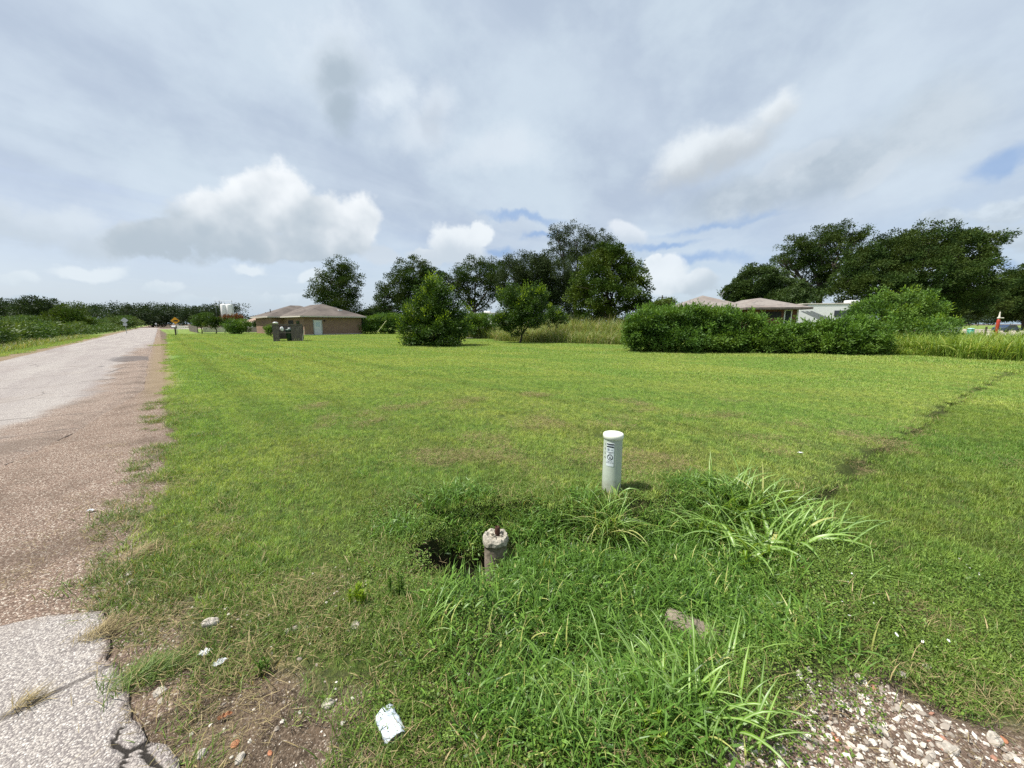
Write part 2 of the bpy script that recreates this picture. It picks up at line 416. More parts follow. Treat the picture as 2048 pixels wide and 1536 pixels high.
def lawnmat(name, trans=.35, tone=None):
    m, nt, bs = newmat(name); cc = lawn_color(nt, attr(nt, 'tint'))
    if tone: cc = mixc(nt, 1.0, cc, tone, 'MULTIPLY')
    nt.links.new(cc.s, bs.inputs['Base Color']); bs.inputs['Roughness'].default_value = .55; bs.inputs['Specular IOR Level'].default_value = .25
    tr = nt.nodes.new('ShaderNodeBsdfTranslucent'); nt.links.new(mixc(nt, 1.0, cc, (1.2, 1.15, .5), 'MULTIPLY').s, tr.inputs[0])
    mx = nt.nodes.new('ShaderNodeMixShader'); mx.inputs[0].default_value = trans
    nt.links.new(bs.outputs[0], mx.inputs[1]); nt.links.new(tr.outputs[0], mx.inputs[2]); nt.links.new(mx.outputs[0], nt.nodes['Material Output'].inputs[0])
    return m

M = {}
# ground: soil and gravel with the colour of the sward where it grows
m, nt, bs = newmat('ground'); p = pos(nt)
g = attr(nt, 'green'); gr = attr(nt, 'gravel'); rut = attr(nt, 'rut'); dr = attr(nt, 'dry'); fr = attr(nt, 'far'); lu = attr(nt, 'lush')
soil = mixc(nt, noise(nt, p, 6.0, 6, .65).step(.35, .65), (.045, .032, .022), (.115, .082, .056))
soil = mixc(nt, noise(nt, p, 75.0, 5, .7).step(.45, .7), soil, (.19, .145, .105)); soil = mixc(nt, noise(nt, p, 130.0, 3, .6).step(.62, .66), soil, (.40, .35, .29))
v1 = voro(nt, p, 140.0, out='Color'); v1x = sep(nt, v1)[0]
peb = voro(nt, p, 140.0)
shc = mixc(nt, v1x.step(.30, .95), (.120, .083, .063), (.315, .235, .185))
shc = mixc(nt, v1x.step(.90, .93), shc, (.50, .45, .38))
shc = mixc(nt, noise(nt, p, 1.3, 4, .6).step(.45, .68) * .55, shc, (.085, .062, .045))
c = mixc(nt, (noise(nt, p, 2.2, 4, .6) + (gr - .5) * 1.2).step(.35, .55), soil, shc)
sward_near = mixc(nt, noise(nt, p, 30, 4, .6).step(.35, .65), (.030, .045, .010), (.075, .095, .022))
sward_far = mixc(nt, 1.0, lawn_color(nt, noise(nt, p, 3.0, 6, .7).step(.25, .8) * .8), (.62, .62, .62), 'MULTIPLY')
c = mixc(nt, g, c, mixc(nt, fr, sward_near, sward_far))
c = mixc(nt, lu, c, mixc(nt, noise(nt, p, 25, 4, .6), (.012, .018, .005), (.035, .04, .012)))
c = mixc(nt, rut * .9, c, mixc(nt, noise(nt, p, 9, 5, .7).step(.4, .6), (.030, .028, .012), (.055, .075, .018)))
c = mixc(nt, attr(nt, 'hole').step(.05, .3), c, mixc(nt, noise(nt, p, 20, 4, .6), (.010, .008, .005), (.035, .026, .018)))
c = mixc(nt, dr * .75, c, mixc(nt, noise(nt, p, 2.0, 5, .7), (.13, .095, .055), (.28, .22, .13)))
nt.links.new(c.s, bs.inputs['Base Color']); bs.inputs['Roughness'].default_value = .95; bs.inputs['Specular IOR Level'].default_value = .15
bump(nt, bs, peb * -1.0 + noise(nt, p, 30, 4, .6), .55, .012)
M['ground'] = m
# chip-seal road: pale limestone chips, brown dirt washed over the right side, dark patch
m, nt, bs = newmat('chipseal'); p = pos(nt)
ed = attr(nt, 'edge'); tar = attr(nt, 'tar')
cr = sep(nt, voro(nt, p, 150.0, out='Color'))[0]; cd = voro(nt, p, 150.0)
chips = mixc(nt, cr.step(.05, .9), (.20, .18, .175), (.46, .43, .395))
chips = mixc(nt, cd.step(.0, .011) * .0 + cr.step(.93, .96), chips, (.58, .56, .53))
lane = noise(nt, xyz(nt, sep(nt, p)[0] * RN[0] + sep(nt, p)[1] * RN[1], (sep(nt, p)[0] * RD[0] + sep(nt, p)[1] * RD[1]) * .12, 0.0), 1.3, 5, .6)
chips = mixc(nt, cd.step(.38, .75) * .6, chips, (.10, .09, .088))
big = mixc(nt, lane.step(.35, .65), (.84, .80, .80), (1.02, 1.0, .98))
chips = mixc(nt, 1.0, chips, big, 'MULTIPLY')
chips = mixc(nt, noise(nt, p, .8, 5, .65).step(.52, .70) * .5, chips, (.24, .20, .17))
brown = mixc(nt, cr.step(.3, .95), (.120, .083, .063), (.315, .235, .185))
brown = mixc(nt, cr.step(.90, .93), brown, (.50, .45, .38))
brown = mixc(nt, noise(nt, p, 1.3, 4, .6).step(.45, .68) * .55, brown, (.085, .062, .045))
md = (ed + (noise(nt, p, 1.1, 6, .65) - .5) * 1.1).step(.35, .75)
c = mixc(nt, md, chips, brown)
c = mixc(nt, (tar + (noise(nt, p, 1.5, 6, .7) - .5) * 1.2).step(.45, .75) * .7, c, (.075, .066, .066))
fis = voro(nt, p, .55, 'DISTANCE_TO_EDGE')
c = mixc(nt, (fis + (noise(nt, p, 5.0, 5, .7) - .5) * .035).step(.012, .003) * noise(nt, p, .6, 3, .5).step(.40, .55) * .7, c, (.06, .05, .045))
c = mixc(nt, attr(nt, 'crack').step(.2, .7), c, (.022, .018, .015))
nt.links.new(c.s, bs.inputs['Base Color']); bs.inputs['Roughness'].default_value = .85; bs.inputs['Specular IOR Level'].default_value = .3
bump(nt, bs, cd * -1.0, .7, .006)
M['chipseal'] = m
m, nt, bs = newmat('pale_gravel'); p = pos(nt)
c = mixc(nt, noise(nt, p, 3, 6, .7).step(.3, .7), (.30, .25, .21), (.50, .43, .37)); nt.links.new(c.s, bs.inputs['Base Color']); bs.inputs['Roughness'].default_value = .95
M['pale_gravel'] = m
M['lawn'] = lawnmat('mown_grass'); M['lawn2'] = lawnmat('mown_grass_strip', tone=(.64, .72, .58))
M['lush'] = leafmat('lush_grass', (.026, .078, .012), (.19, .34, .055), .32, .40, odd=(.42, .44, .14), oddp=.955, patch=(.125, .25, .040), patch_s=2.6)
M['clover'] = leafmat('clover', (.060, .115, .016), (.17, .26, .040), .25, .5)
M['straw'] = leafmat('straw', (.11, .085, .035), (.40, .32, .165), .1, .7)
M['fringe'] = leafmat('fringe_grass', (.060, .110, .018), (.185, .275, .050), .25, .5, odd=(.40, .32, .16), oddp=.84)
M['johnson'] = leafmat('broad_blade_grass', (.100, .215, .026), (.250, .430, .060), .38, .36, odd=(.50, .48, .16), oddp=.965, spec=.45, mid=(.42, .52, .26))
M['roadside'] = leafmat('roadside_grass', (.10, .16, .03), (.30, .36, .10), .3, .5, odd=(.42, .36, .19), oddp=.8)
M['tallgrass'] = leafmat('tall_grass', (.09, .17, .02), (.34, .46, .09), .35, .45, odd=(.45, .46, .13), oddp=.9)
M['hedge'] = leafmat('hedge_leaf', (.020, .056, .010), (.105, .205, .034), .28, .5, patch=(.14, .24, .038), patch_s=.6)
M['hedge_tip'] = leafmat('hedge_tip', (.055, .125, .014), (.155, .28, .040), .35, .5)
M['oak'] = leafmat('oak_leaf', (.011, .029, .008), (.055, .098, .021), .18, .6, patch=(.058, .088, .017), patch_s=.35, spec=.1)
M['oak_grey'] = leafmat('grey_leaf', (.018, .032, .011), (.058, .084, .030), .15, .6, spec=.1)
M['pecan'] = leafmat('pecan_leaf', (.014, .036, .006), (.062, .110, .014), .2, .55, patch=(.09, .135, .016), patch_s=.4, spec=.15)
M['sumac'] = leafmat('bush_leaf', (.015, .042, .007), (.072, .135, .018), .28, .45)
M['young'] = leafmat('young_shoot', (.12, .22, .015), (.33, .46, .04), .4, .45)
M['vine'] = leafmat('vine_leaf', (.018, .042, .010), (.085, .135, .035), .2, .5)
M['far_leaf'] = leafmat('far_leaf', (.014, .032, .012), (.045, .078, .026), .2, .6, patch=(.035, .06, .02), patch_s=.03)
M['far_bush'] = leafmat('roadside_bush_leaf', (.024, .058, .012), (.10, .18, .035), .25, .5, patch=(.12, .18, .04), patch_s=.15)
M['red_leaf'] = leafmat('red_leaf', (.09, .035, .02), (.20, .09, .03), .25, .5)
M['bark'] = simple('bark', (.085, .070, .055), .95, .5, 14, bmp=.5)
M['wood'] = simple('weathered_wood', (.17, .145, .125), .9, .5, 9, bmp=.3)
M['white'] = simple('white_paint', (.78, .78, .77), .5, .06, 5)
M['cream'] = simple('cream_trim', (.56, .52, .45), .6, .15, 5)
M['galv'] = simple('galvanised_steel', (.42, .43, .44), .45, .2, 9, .6)
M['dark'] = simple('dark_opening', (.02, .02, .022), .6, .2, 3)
M['glass'] = simple('window_glass', (.035, .04, .045), .08, .2, 2, spec=.7)
M['greenbin'] = simple('green_plastic', (.030, .065, .045), .45, .2, 4)
M['teal'] = simple('teal_plastic', (.03, .32, .30), .4, .1, 4)
M['rust'] = simple('rusty_steel', (.075, .034, .022), .9, .5, 30, bmp=.4)
M['red'] = simple('red_paint', (.42, .05, .03), .5, .25, 12)
M['stone'] = simple('limestone', (.54, .49, .42), .9, .55, 45, bmp=.7)
M['brickchip'] = simple('brick_chip', (.40, .17, .09), .9, .3, 40, bmp=.4)
M['leaflitter'] = simple('dead_leaf', (.38, .18, .09), .8, .3, 40)
M['concrete'] = simple('old_concrete', (.47, .43, .35), .95, .6, 22, bmp=.8)
M['conc_side'] = simple('stained_concrete', (.27, .225, .175), .95, .45, 14, bmp=.6)
M['slab'] = simple('slab_concrete', (.55, .54, .50), .9, .15, 3)
m, nt, bs = newmat('sage_plastic'); p = objco(nt)
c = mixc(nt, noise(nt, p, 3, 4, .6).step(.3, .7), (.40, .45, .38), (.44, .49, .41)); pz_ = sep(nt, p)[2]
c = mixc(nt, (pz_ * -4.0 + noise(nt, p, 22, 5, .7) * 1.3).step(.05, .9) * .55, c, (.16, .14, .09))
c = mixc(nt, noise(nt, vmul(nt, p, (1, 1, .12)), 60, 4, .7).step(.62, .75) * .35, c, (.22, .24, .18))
nt.links.new(c.s, bs.inputs['Base Color']); bs.inputs['Roughness'].default_value = .5; M['pedgreen'] = m
M['pedcap'] = simple('pale_sage_plastic', (.70, .72, .62), .42, .05, 5, spec=.4)
M['sticker'] = simple('sticker_vinyl', (.60, .66, .68), .4, .05, 20, spec=.4)
M['ink'] = simple('black_ink', (.012, .012, .02), .5, .1, 20)
M['inkgrey'] = simple('grey_ink', (.20, .24, .30), .5, .1, 20)
M['paper'] = simple('white_litter', (.72, .74, .76), .6, .12, 40)
M['signy'] = simple('sign_yellow', (.80, .36, .02), .45, .05, 6)
M['signback'] = simple('sign_back', (.50, .52, .52), .4, .1, 6, .3)
M['bag'] = simple('white_bag', (.80, .80, .80), .4, .08, 8)
M['navy'] = simple('navy_paint', (.03, .05, .10), .35, .2, 5)
M['yellowpole'] = simple('yellow_plastic', (.52, .52, .28), .5, .1, 6)
M['daisy'] = simple('tiny_petal', (.8, .8, .76), .6, .05, 6)
m, nt, bs = newmat('brick_tan'); p = objco(nt)
def brickmat(name, a, b, mortar, rot):
    m, nt, bs = newmat(name); p = pos(nt); x, y, z = sep(nt, p)
    bt = nt.nodes.new('ShaderNodeTexBrick'); nt.links.new(xyz(nt, x * rot[0] + y * rot[1], z, 0.0).s, bt.inputs['Vector'])
    setin(nt, bt.inputs['Color1'], a); setin(nt, bt.inputs['Color2'], b); setin(nt, bt.inputs['Mortar'], mortar)
    bt.inputs['Scale'].default_value = 1; bt.inputs['Brick Width'].default_value = .22; bt.inputs['Row Height'].default_value = .075; bt.inputs['Mortar Size'].default_value = .008
    c = mixc(nt, noise(nt, vmul(nt, p, (1, 1, 3)), 1.1, 5, .6).step(.4, .65) * .35, E(nt, bt.outputs[0]), tuple(v * .62 for v in a))
    nt.links.new(c.s, bs.inputs['Base Color']); bs.inputs['Roughness'].default_value = .9
    return m
M['brick'] = brickmat('tan_brick', (.270, .160, .105), (.205, .120, .080), (.24, .19, .15), (.7, .71))
M['brick_red'] = brickmat('red_brick', (.20, .065, .040), (.15, .048, .030), (.22, .17, .14), (1, 0))
def roofmat(name, a, b, spots=None, row=7.0):
    m, nt, bs = newmat(name); p = pos(nt)
    z = sep(nt, p)[2]
    cc = mixc(nt, noise(nt, vmul(nt, p, (1, 1, .4)), .55, 6, .65).step(.36, .66), a, b)
    cc = mixc(nt, noise(nt, vmul(nt, p, (4, 4, 22)), 1.2, 4, .6).step(.3, .8) * .4, cc, tuple(v * .65 for v in a))
    if spots: cc = mixc(nt, noise(nt, vmul(nt, p, (1.5, 1, 6)), 1.9, 6, .7).step(.50, .62), cc, spots)
    nt.links.new(cc.s, bs.inputs['Base Color']); bs.inputs['Roughness'].default_value = .92; bs.inputs['Specular IOR Level'].default_value = .15
    return m
M['roof_grey'] = roofmat('weathered_shingle', (.155, .132, .115), (.085, .072, .066))
M['roof_pink'] = roofmat('pink_shingle', (.40, .27, .23), (.30, .215, .19))
M['roof_tan'] = roofmat('tan_shingle', (.33, .24, .19), (.27, .20, .16))
M['roof_ruin'] = roofmat('bleached_shingle', (.255, .228, .205), (.20, .165, .145), (.15, .138, .13))

# ------------------------------------------------------------------ setting: ground sheet
def build_ground():
    rr = [0.0]; r = .35
    while r < 14: rr.append(r); r *= 1.0095
    while r < 1500: rr.append(r); r *= 1.028
    rr = np.array(rr)
    a1 = np.linspace(-66, 66, 760); a2 = np.linspace(66, 294, 90)[1:-1]
    th = np.radians(np.concatenate([a1, a2])); nr, na_ = len(rr), len(th)
    X = rr[:, None] * np.sin(th)[None]; Y = rr[:, None] * np.cos(th)[None]
    m = masks(X, Y); Z = height(X, Y, m)
    i, j = np.meshgrid(np.arange(nr - 1), np.arange(na_), indexing='ij'); j2 = (j + 1) % na_
    Fc = np.stack([i * na_ + j, i * na_ + j2, (i + 1) * na_ + j2, (i + 1) * na_ + j], -1).reshape(-1, 4)
    s, q = m['s'], m['q']
    green = np.maximum(m['lawn'], m['verge']) * (1 - m['grav'])
    gravel = np.clip(sstep(-.1, .3, -.1 - q + 0 * s) * (s > 2) + m['grav'] + .35, 0, 1)
    dry = sstep(1.3, .3, np.abs(q - (QL - .45))) * .9 + sstep(.5, .15, np.abs(q + .12)) * sstep(9, 14, s) * sstep(70, 40, s) * .9
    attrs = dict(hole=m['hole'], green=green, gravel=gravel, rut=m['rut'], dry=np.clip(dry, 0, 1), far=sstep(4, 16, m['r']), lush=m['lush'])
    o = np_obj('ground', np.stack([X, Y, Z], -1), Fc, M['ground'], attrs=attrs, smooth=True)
    tag(o, kind='structure')
build_ground()
def build_road():
    ss = np.concatenate([np.arange(-12, 0, .1), np.arange(0, 9, .02), np.arange(9, 30, .1), np.arange(30, 200, 1.0)])
    tt = np.concatenate([np.linspace(0, .7, 70), np.linspace(.7, .995, 130)[1:], [1.0, 1.0]])
    S, T = np.meshgrid(ss, tt, indexing='ij')
    ql = QL + .10 * fbm(ss, ss * 0 + 3, 3.2, 4, 2); qr = pave_edge(ss) + (.09 * fbm(ss, ss * 0 + 9, .55, 6, 3) + .05 * fbm(ss, ss * 0 + 5, .12, 3, 3)) * (1 - .6 * sstep(8, 20, ss))
    Q = ql[:, None] + (qr - ql)[:, None] * T
    X = S * RD[0] + Q * RN[0]; Y = S * RD[1] + Q * RN[1]
    Z = .004 + .006 * fbm(X, Y, 2.5, 3, 11) - .0015 * np.abs(Q - (QL / 2))
    Z[:, 0] -= .05; Z[:, -1] -= .05
    lip = sstep(.22, .0, qr[:, None] - Q) * sstep(3.4, 4.2, S); Z -= lip * .0235
    CR = [[G(*p) for p in pl] for pl in ([(243, 1452), (232, 1480), (252, 1508), (246, 1545), (262, 1620)], [(252, 1508), (285, 1492), (330, 1462)], [(285, 1492), (300, 1530), (340, 1560)], [(246, 1545), (180, 1600), (150, 1700)])]
    crack = np.zeros_like(X)
    for pl in CR: crack = np.maximum(crack, sstep(.013, .004, dist_line(X + .02 * vn(X, Y, .06, 5), Y + .02 * vn(X, Y, .06, 6), pl)))
    Z -= crack * .012
    ns, nt_ = S.shape
    i, j = np.meshgrid(np.arange(ns - 1), np.arange(nt_ - 1), indexing='ij')
    Fc = np.stack([i * nt_ + j, i * nt_ + j + 1, (i + 1) * nt_ + j + 1, (i + 1) * nt_ + j], -1).reshape(-1, 4)[:, ::-1]
    edge = sstep(1.9, .0, qr[:, None] - Q) * sstep(4, 8, S) * (1 - .65 * sstep(24, 50, S)) + .55 * sstep(.07, .0, qr[:, None] - Q) * sstep(6, 4, S) + .6 * sstep(.5, 0, Q - ql[:, None])
    tar = sstep(1.7, .0, np.abs(Q + 1.1)) * sstep(3.5, .5, np.abs(S - 25.0)) + sstep(.35, .0, np.abs(Q + 1.8 + .3 * fbm(S, S * 0, 1.1, 3, 4))) * sstep(.8, .2, np.abs(S - 21)) * .6
    o = np_obj('road', np.stack([X, Y, Z], -1), Fc, M['chipseal'], attrs=dict(edge=edge, tar=tar, crack=crack), smooth=True)
    tag(o, kind='structure')
build_road()
def strip(name, pts, wd, mat, z=.012, kind='structure'):
    V = []; n = len(pts)
    for i in range(n):
        a = np.array(pts[max(i - 1, 0)]); b = np.array(pts[min(i + 1, n - 1)]); d = (b - a) / np.linalg.norm(b - a); nn = np.array((-d[1], d[0]))
        wdi = wd[i] if hasattr(wd, '__len__') else wd
        V += [(*(np.array(pts[i]) + nn * wdi / 2), z), (*(np.array(pts[i]) - nn * wdi / 2), z)]
    Fc = [(2 * i, 2 * i + 1, 2 * i + 3, 2 * i + 2) for i in range(n - 1)]
    o = np_obj(name, V, np.array(Fc), mat); return tag(o, kind=kind)
xr = RD * 150
strip('cross_road', [tuple(xr + RN * -90 + RD * -15), tuple(xr + RN * -30 + RD * -4), tuple(xr), tuple(xr + RN * 60 + RD * 4), tuple(xr + RN * 160)], 9.0, M['pale_gravel'], .03)
strip('gravel_drive', [(66, 48), (76, 60), (92, 78), (130, 110)], [7, 14, 22, 30], M['pale_gravel'], .03)

# ------------------------------------------------------------------ grass blades
def blades(rng, B, azm, L, W, lean, droop, segs=3, fold=0.0, wide=2, tint=None, zflat=1.0):
    """vectorised arching blades; returns V, F, tint, mid"""
    n = len(B); m = segs + 1
    s = np.linspace(0, 1, m)[None, :]
    th = lean[:, None] + droop[:, None] * s ** 1.3
    dl = (L / segs)[:, None]
    hx = np.cumsum(np.sin(th) * dl, 1) - np.sin(th) * dl; hz = np.cumsum(np.cos(th) * dl, 1) - np.cos(th) * dl
    ca, sa = np.cos(azm)[:, None], np.sin(azm)[:, None]
    P = np.stack([B[:, :1] + ca * hx, B[:, 1:2] + sa * hx, B[:, 2:3] + hz * zflat], -1)
    wp = np.minimum(1, .55 + 2.2 * s) * (1 - s ** 2.2) + .02
    wd = W[:, None] * wp * .5
    roll = rng.uniform(-.7, .7, n)[:, None]
    S = np.stack([-sa * np.cos(roll) + 0 * s, ca * np.cos(roll) + 0 * s, np.sin(roll) + 0 * s], -1)
    offs = np.linspace(-1, 1, wide)
    V = np.stack([P + S * (wd * o)[..., None] + np.array([0, 0, 1.0]) * (fold * wd * abs(o))[..., None] for o in offs], 2)   # n,m,wide,3
    base = np.arange(n)[:, None, None] * m * wide; i = np.arange(segs)[None, :, None]; j = np.arange(wide - 1)[None, None, :]
    a = base + i * wide + j
    Fc = np.stack([a, a + 1, a + wide + 1, a + wide], -1).reshape(-1, 4)
    tint = rng.rand(n) if tint is None else tint
    T = np.repeat(tint, m * wide); mid = np.tile(1 - np.abs(offs), n * m)
    return V.reshape(-1, 3), Fc, T, mid
def join(parts):
    V, Fc, T, Mi = [], [], [], []; n = 0
    for v, f, t, mi in parts:
        V.append(v); Fc.append(f + n); T.append(t); Mi.append(mi); n += len(v)
    return np.concatenate(V), np.concatenate(Fc), np.concatenate(T), np.concatenate(Mi)
def disc_leaves(rng, n, area, size, h):
    """small roundish leaves lying over the ground"""
    Cx = rng.uniform(-area / 2, area / 2, n); Cy = rng.uniform(-area / 2, area / 2, n); Cz = rng.uniform(.2, 1, n) * h
    a = rng.uniform(0, 6.28, n); L = size * rng.uniform(.6, 1.2, n)
    tx, ty = rng.normal(0, .45, n), rng.normal(0, .45, n)
    V = []
    for k in range(6):
        t = a + k * math.pi / 3
        V.append(np.stack([Cx + np.cos(t) * L, Cy + np.sin(t) * L, Cz + (np.cos(t) * tx + np.sin(t) * ty) * L], -1))
    V = np.stack(V, 1).reshape(-1, 3); b = np.arange(n)[:, None] * 6
    Fc = np.concatenate([b + np.array([0, 1, 2, 3]), b + np.array([0, 3, 4, 5])])
    return V, Fc, np.repeat(rng.rand(n), 6), np.zeros(n * 6)
def patch_lib(name, count, make, mat):
    col_ = bpy.data.collections.new(name)
    for i in range(count):
        V, Fc, T, Mi = make(np.random.RandomState(100 + i))
        o = np_obj('%s_%02d' % (name, i), V, Fc, mat, attrs=dict(tint=T, mid=Mi), link=False); col_.objects.link(o)
    return col_
def mk_lawn(area, n, L, W, droop=1.1):
    def f(rng):
        B = np.stack([rng.uniform(-area / 2, area / 2, n), rng.uniform(-area / 2, area / 2, n), np.full(n, -.01)], -1)
        return blades(rng, B, rng.uniform(0, 6.28, n), L * rng.uniform(.5, 1.25, n), W * rng.uniform(.7, 1.3, n), rng.uniform(.1, .95, n), rng.uniform(.1, droop, n) * 1.2, 2)
    return f
def mk_lush(rng):
    n = 130; B = np.stack([rng.normal(0, .085, n), rng.normal(0, .085, n), np.full(n, -.01)], -1)
    a = blades(rng, B, rng.uniform(0, 6.28, n), rng.uniform(.06, .22, n), rng.uniform(.004, .011, n), rng.uniform(.0, .7, n), rng.uniform(.8, 2.4, n), 5)
    n = 34; B = np.stack([rng.normal(0, .12, n), rng.normal(0, .12, n), rng.uniform(0.02, .09, n)], -1)
    b = blades(rng, B, rng.uniform(0, 6.28, n), rng.uniform(.03, .06, n), rng.uniform(.008, .014, n), rng.uniform(.7, 1.5, n), rng.uniform(.2, 1.0, n), 3)
    return join([a, b])
def mk_fringe(rng):
    n = 110; B = np.stack([rng.normal(0, .06, n), rng.normal(0, .06, n), np.full(n, -.005)], -1)
    return blades(rng, B, rng.uniform(0, 6.28, n), rng.uniform(.03, .11, n), rng.uniform(.002, .006, n), rng.uniform(.3, 1.3, n), rng.uniform(.2, 1.2, n), 3)
def mk_clover(rng): return disc_leaves(rng, 800, .36, .0042, .026)
def mk_straw(rng):
    n = 120; B = np.stack([rng.normal(0, .10, n), rng.normal(0, .10, n), rng.uniform(.002, .03, n)], -1)
    return blades(rng, B, rng.uniform(0, 6.28, n), rng.uniform(.02, .085, n), rng.uniform(.0012, .0026, n), rng.uniform(1.1, 1.6, n), rng.uniform(-.3, .5, n), 3)
def mk_petal(rng): return disc_leaves(rng, 3, .25, .0055, .05)
def mk_pebble(rng):
    bm_v, bm_f = icosph(1); V = bm_v * (1 + .25 * rng.normal(0, 1, (len(bm_v), 1))) * np.array([1, rng.uniform(.6, .9), rng.uniform(.4, .65)])
    return V, bm_f, np.full(len(V), rng.rand()), np.zeros(len(V))
def icosph(sub):
    import bmesh
    bm = bmesh.new(); bmesh.ops.create_icosphere(bm, subdivisions=sub, radius=1)
    V = np.array([v.co[:] for v in bm.verts]); Fc = np.array([[v.index for v in f.verts] for f in bm.faces]); bm.free()
    return V, Fc

def inst_group(coll):
    ng = bpy.data.node_groups.new('scatter_' + coll.name, 'GeometryNodeTree')
    ng.interface.new_socket('Geometry', in_out='INPUT', socket_type='NodeSocketGeometry')
    ng.interface.new_socket('Geometry', in_out='OUTPUT', socket_type='NodeSocketGeometry')
    N = ng.nodes; Lk = ng.links
    gi = N.new('NodeGroupInput'); go = N.new('NodeGroupOutput'); ip = N.new('GeometryNodeInstanceOnPoints'); ci = N.new('GeometryNodeCollectionInfo')
    ci.inputs['Collection'].default_value = coll; ci.inputs['Separate Children'].default_value = True; ci.inputs['Reset Children'].default_value = True
    def at(nm, ty):
        n = N.new('GeometryNodeInputNamedAttribute'); n.data_type = ty; n.inputs['Name'].default_value = nm; return n.outputs[0]
    cb = N.new('ShaderNodeCombineXYZ'); Lk.new(at('rot', 'FLOAT'), cb.inputs[2]); Lk.new(at('tx', 'FLOAT'), cb.inputs[0]); Lk.new(at('ty', 'FLOAT'), cb.inputs[1])
    er = N.new('FunctionNodeEulerToRotation'); Lk.new(cb.outputs[0], er.inputs[0])
    Lk.new(gi.outputs[0], ip.inputs['Points']); Lk.new(ci.outputs[0], ip.inputs['Instance']); ip.inputs['Pick Instance'].default_value = True
    Lk.new(at('idx', 'INT'), ip.inputs['Instance Index']); Lk.new(er.outputs[0], ip.inputs['Rotation']); Lk.new(at('scl', 'FLOAT'), ip.inputs['Scale'])
    Lk.new(ip.outputs[0], go.inputs[0]); return ng
def scatter(name, coll, P, scl, rng, label=None, tilt=0.0):
    n = len(P)
    o = np_obj(name, P, [], None)
    me = o.data
    for nm, ty, arr in (('rot', 'FLOAT', rng.uniform(0, 6.28, n)), ('scl', 'FLOAT', scl), ('tx', 'FLOAT', rng.normal(0, 1, n) * tilt), ('ty', 'FLOAT', rng.normal(0, 1, n) * tilt)):
        a = me.attributes.new(nm, ty, 'POINT'); a.data.foreach_set('value', np.asarray(arr, np.float32))
    a = me.attributes.new('idx', 'INT', 'POINT'); a.data.foreach_set('value', rng.randint(0, len(coll.objects), n).astype(np.int32))
    md = o.modifiers.new('scatter', 'NODES'); md.node_group = inst_group(coll)
    return tag(o, label, None, None, 'stuff')
def jitter(rng, r0, r1, cell, a0=-64, a1=64, back=False):
    """jittered grid points in a sector round the viewer"""
    g_ = np.arange(-r1 - cell, r1 + cell, cell); X, Y = np.meshgrid(g_, g_)
    X = X.ravel() + rng.uniform(-.5, .5, X.size) * cell; Y = Y.ravel() + rng.uniform(-.5, .5, Y.size) * cell
    r = np.hypot(X, Y); a = np.degrees(np.arctan2(X, Y))
    k_ = (r >= r0) & (r < r1) & (a > a0) & (a < a1); return X[k_], Y[k_]
rng = np.random.RandomState(11)
def place(X, Y, keep, dz=0.0):
    k_ = keep; X, Y = X[k_], Y[k_]; return np.stack([X, Y, height(X, Y) + dz], -1)

# mown lawn in three grains
lib_n = patch_lib('lawn_patch', 6, mk_lawn(.36, 620, .055, .0036), M['lawn'])
lib_m = patch_lib('lawn_tuft', 6, mk_lawn(1.0, 1500, .065, .0085), M['lawn'])
lib_d = patch_lib('strip_patch', 5, mk_lawn(.36, 560, .060, .0042), M['lawn2'])
lib_f = patch_lib('lawn_cover', 5, mk_lawn(3.2, 3600, .085, .022), M['lawn'])
lib_l = patch_lib('lush_tuft', 7, mk_lush, M['lush'])
lib_c = patch_lib('clover_patch', 4, mk_clover, M['clover'])
lib_s = patch_lib('straw_patch', 5, mk_straw, M['straw'])
lib_g = patch_lib('fringe_tuft', 6, mk_fringe, M['fringe'])
lib_p = patch_lib('petals', 3, mk_petal, M['daisy'])
for nm, lib, r0, r1, cell in (('lawn_grass', lib_n, 1.0, 12.5, .21), ('lawn_grass', lib_m, 12.0, 22, .55), ('lawn_grass', lib_f, 21, 75, 1.7)):
    X, Y = jitter(rng, r0, r1, cell); mk = masks(X, Y)
    dens = np.maximum(mk['lawn'], mk['verge']) * (1 - mk['grav']) * (1 - mk['lush'] * .9) * (1 - mk['hole'])
    dens = dens * ((mk['verge'] > .5) | (sdpoly(X, Y, LAWN) > {1.0: .06, 12.0: .42, 21: 1.5}[r0])) * ((mk['verge'] < .5) | (mk['q'] < QL - {1.0: .1, 12.0: .9, 21: 2.0}[r0]))
    dens = dens * (mk['rutd'] > {1.0: .060 + .0060 * mk['r'], 12.0: .42, 21: .1}[r0])
    near_bare = sdpoly(X, Y, [G(*p_) for p_ in [(300, 1110), (420, 1190), (560, 1170), (720, 1130), (860, 1110), (900, 1400), (1060, 1560), (300, 1600)]])
    dens = dens * (1 - .55 * sstep(-.05, .2, near_bare + fbm(X, Y, .5, 3, 5) * .4))
    kk = rng.rand(len(X)) < dens; rs_ = sdpoly(X, Y, RSTRIP) > 0
    if r0 < 5: P_ = place(X, Y, kk & rs_); scatter('strip_grass', lib_d, P_, rng.uniform(.75, 1.25, len(P_)), rng, 'deeper green mown strip beyond the furrow'); kk = kk & ~rs_
    P_ = place(X, Y, kk); scatter(nm, lib, P_, rng.uniform(.75, 1.2, len(P_)), rng, 'short mown green grass covering the open lot')
X, Y = jitter(rng, 1.5, 16, .55); mk = masks(X, Y)
k_ = (rng.rand(len(X)) < .45 * sstep(-.1, .3, fbm(X, Y, 1.4, 3, 51))) & (mk['lawn'] > .8) & (mk['lush'] < .3) & (mk['rut'] < .2) & (sdpoly(X, Y, LAWN) > .3)
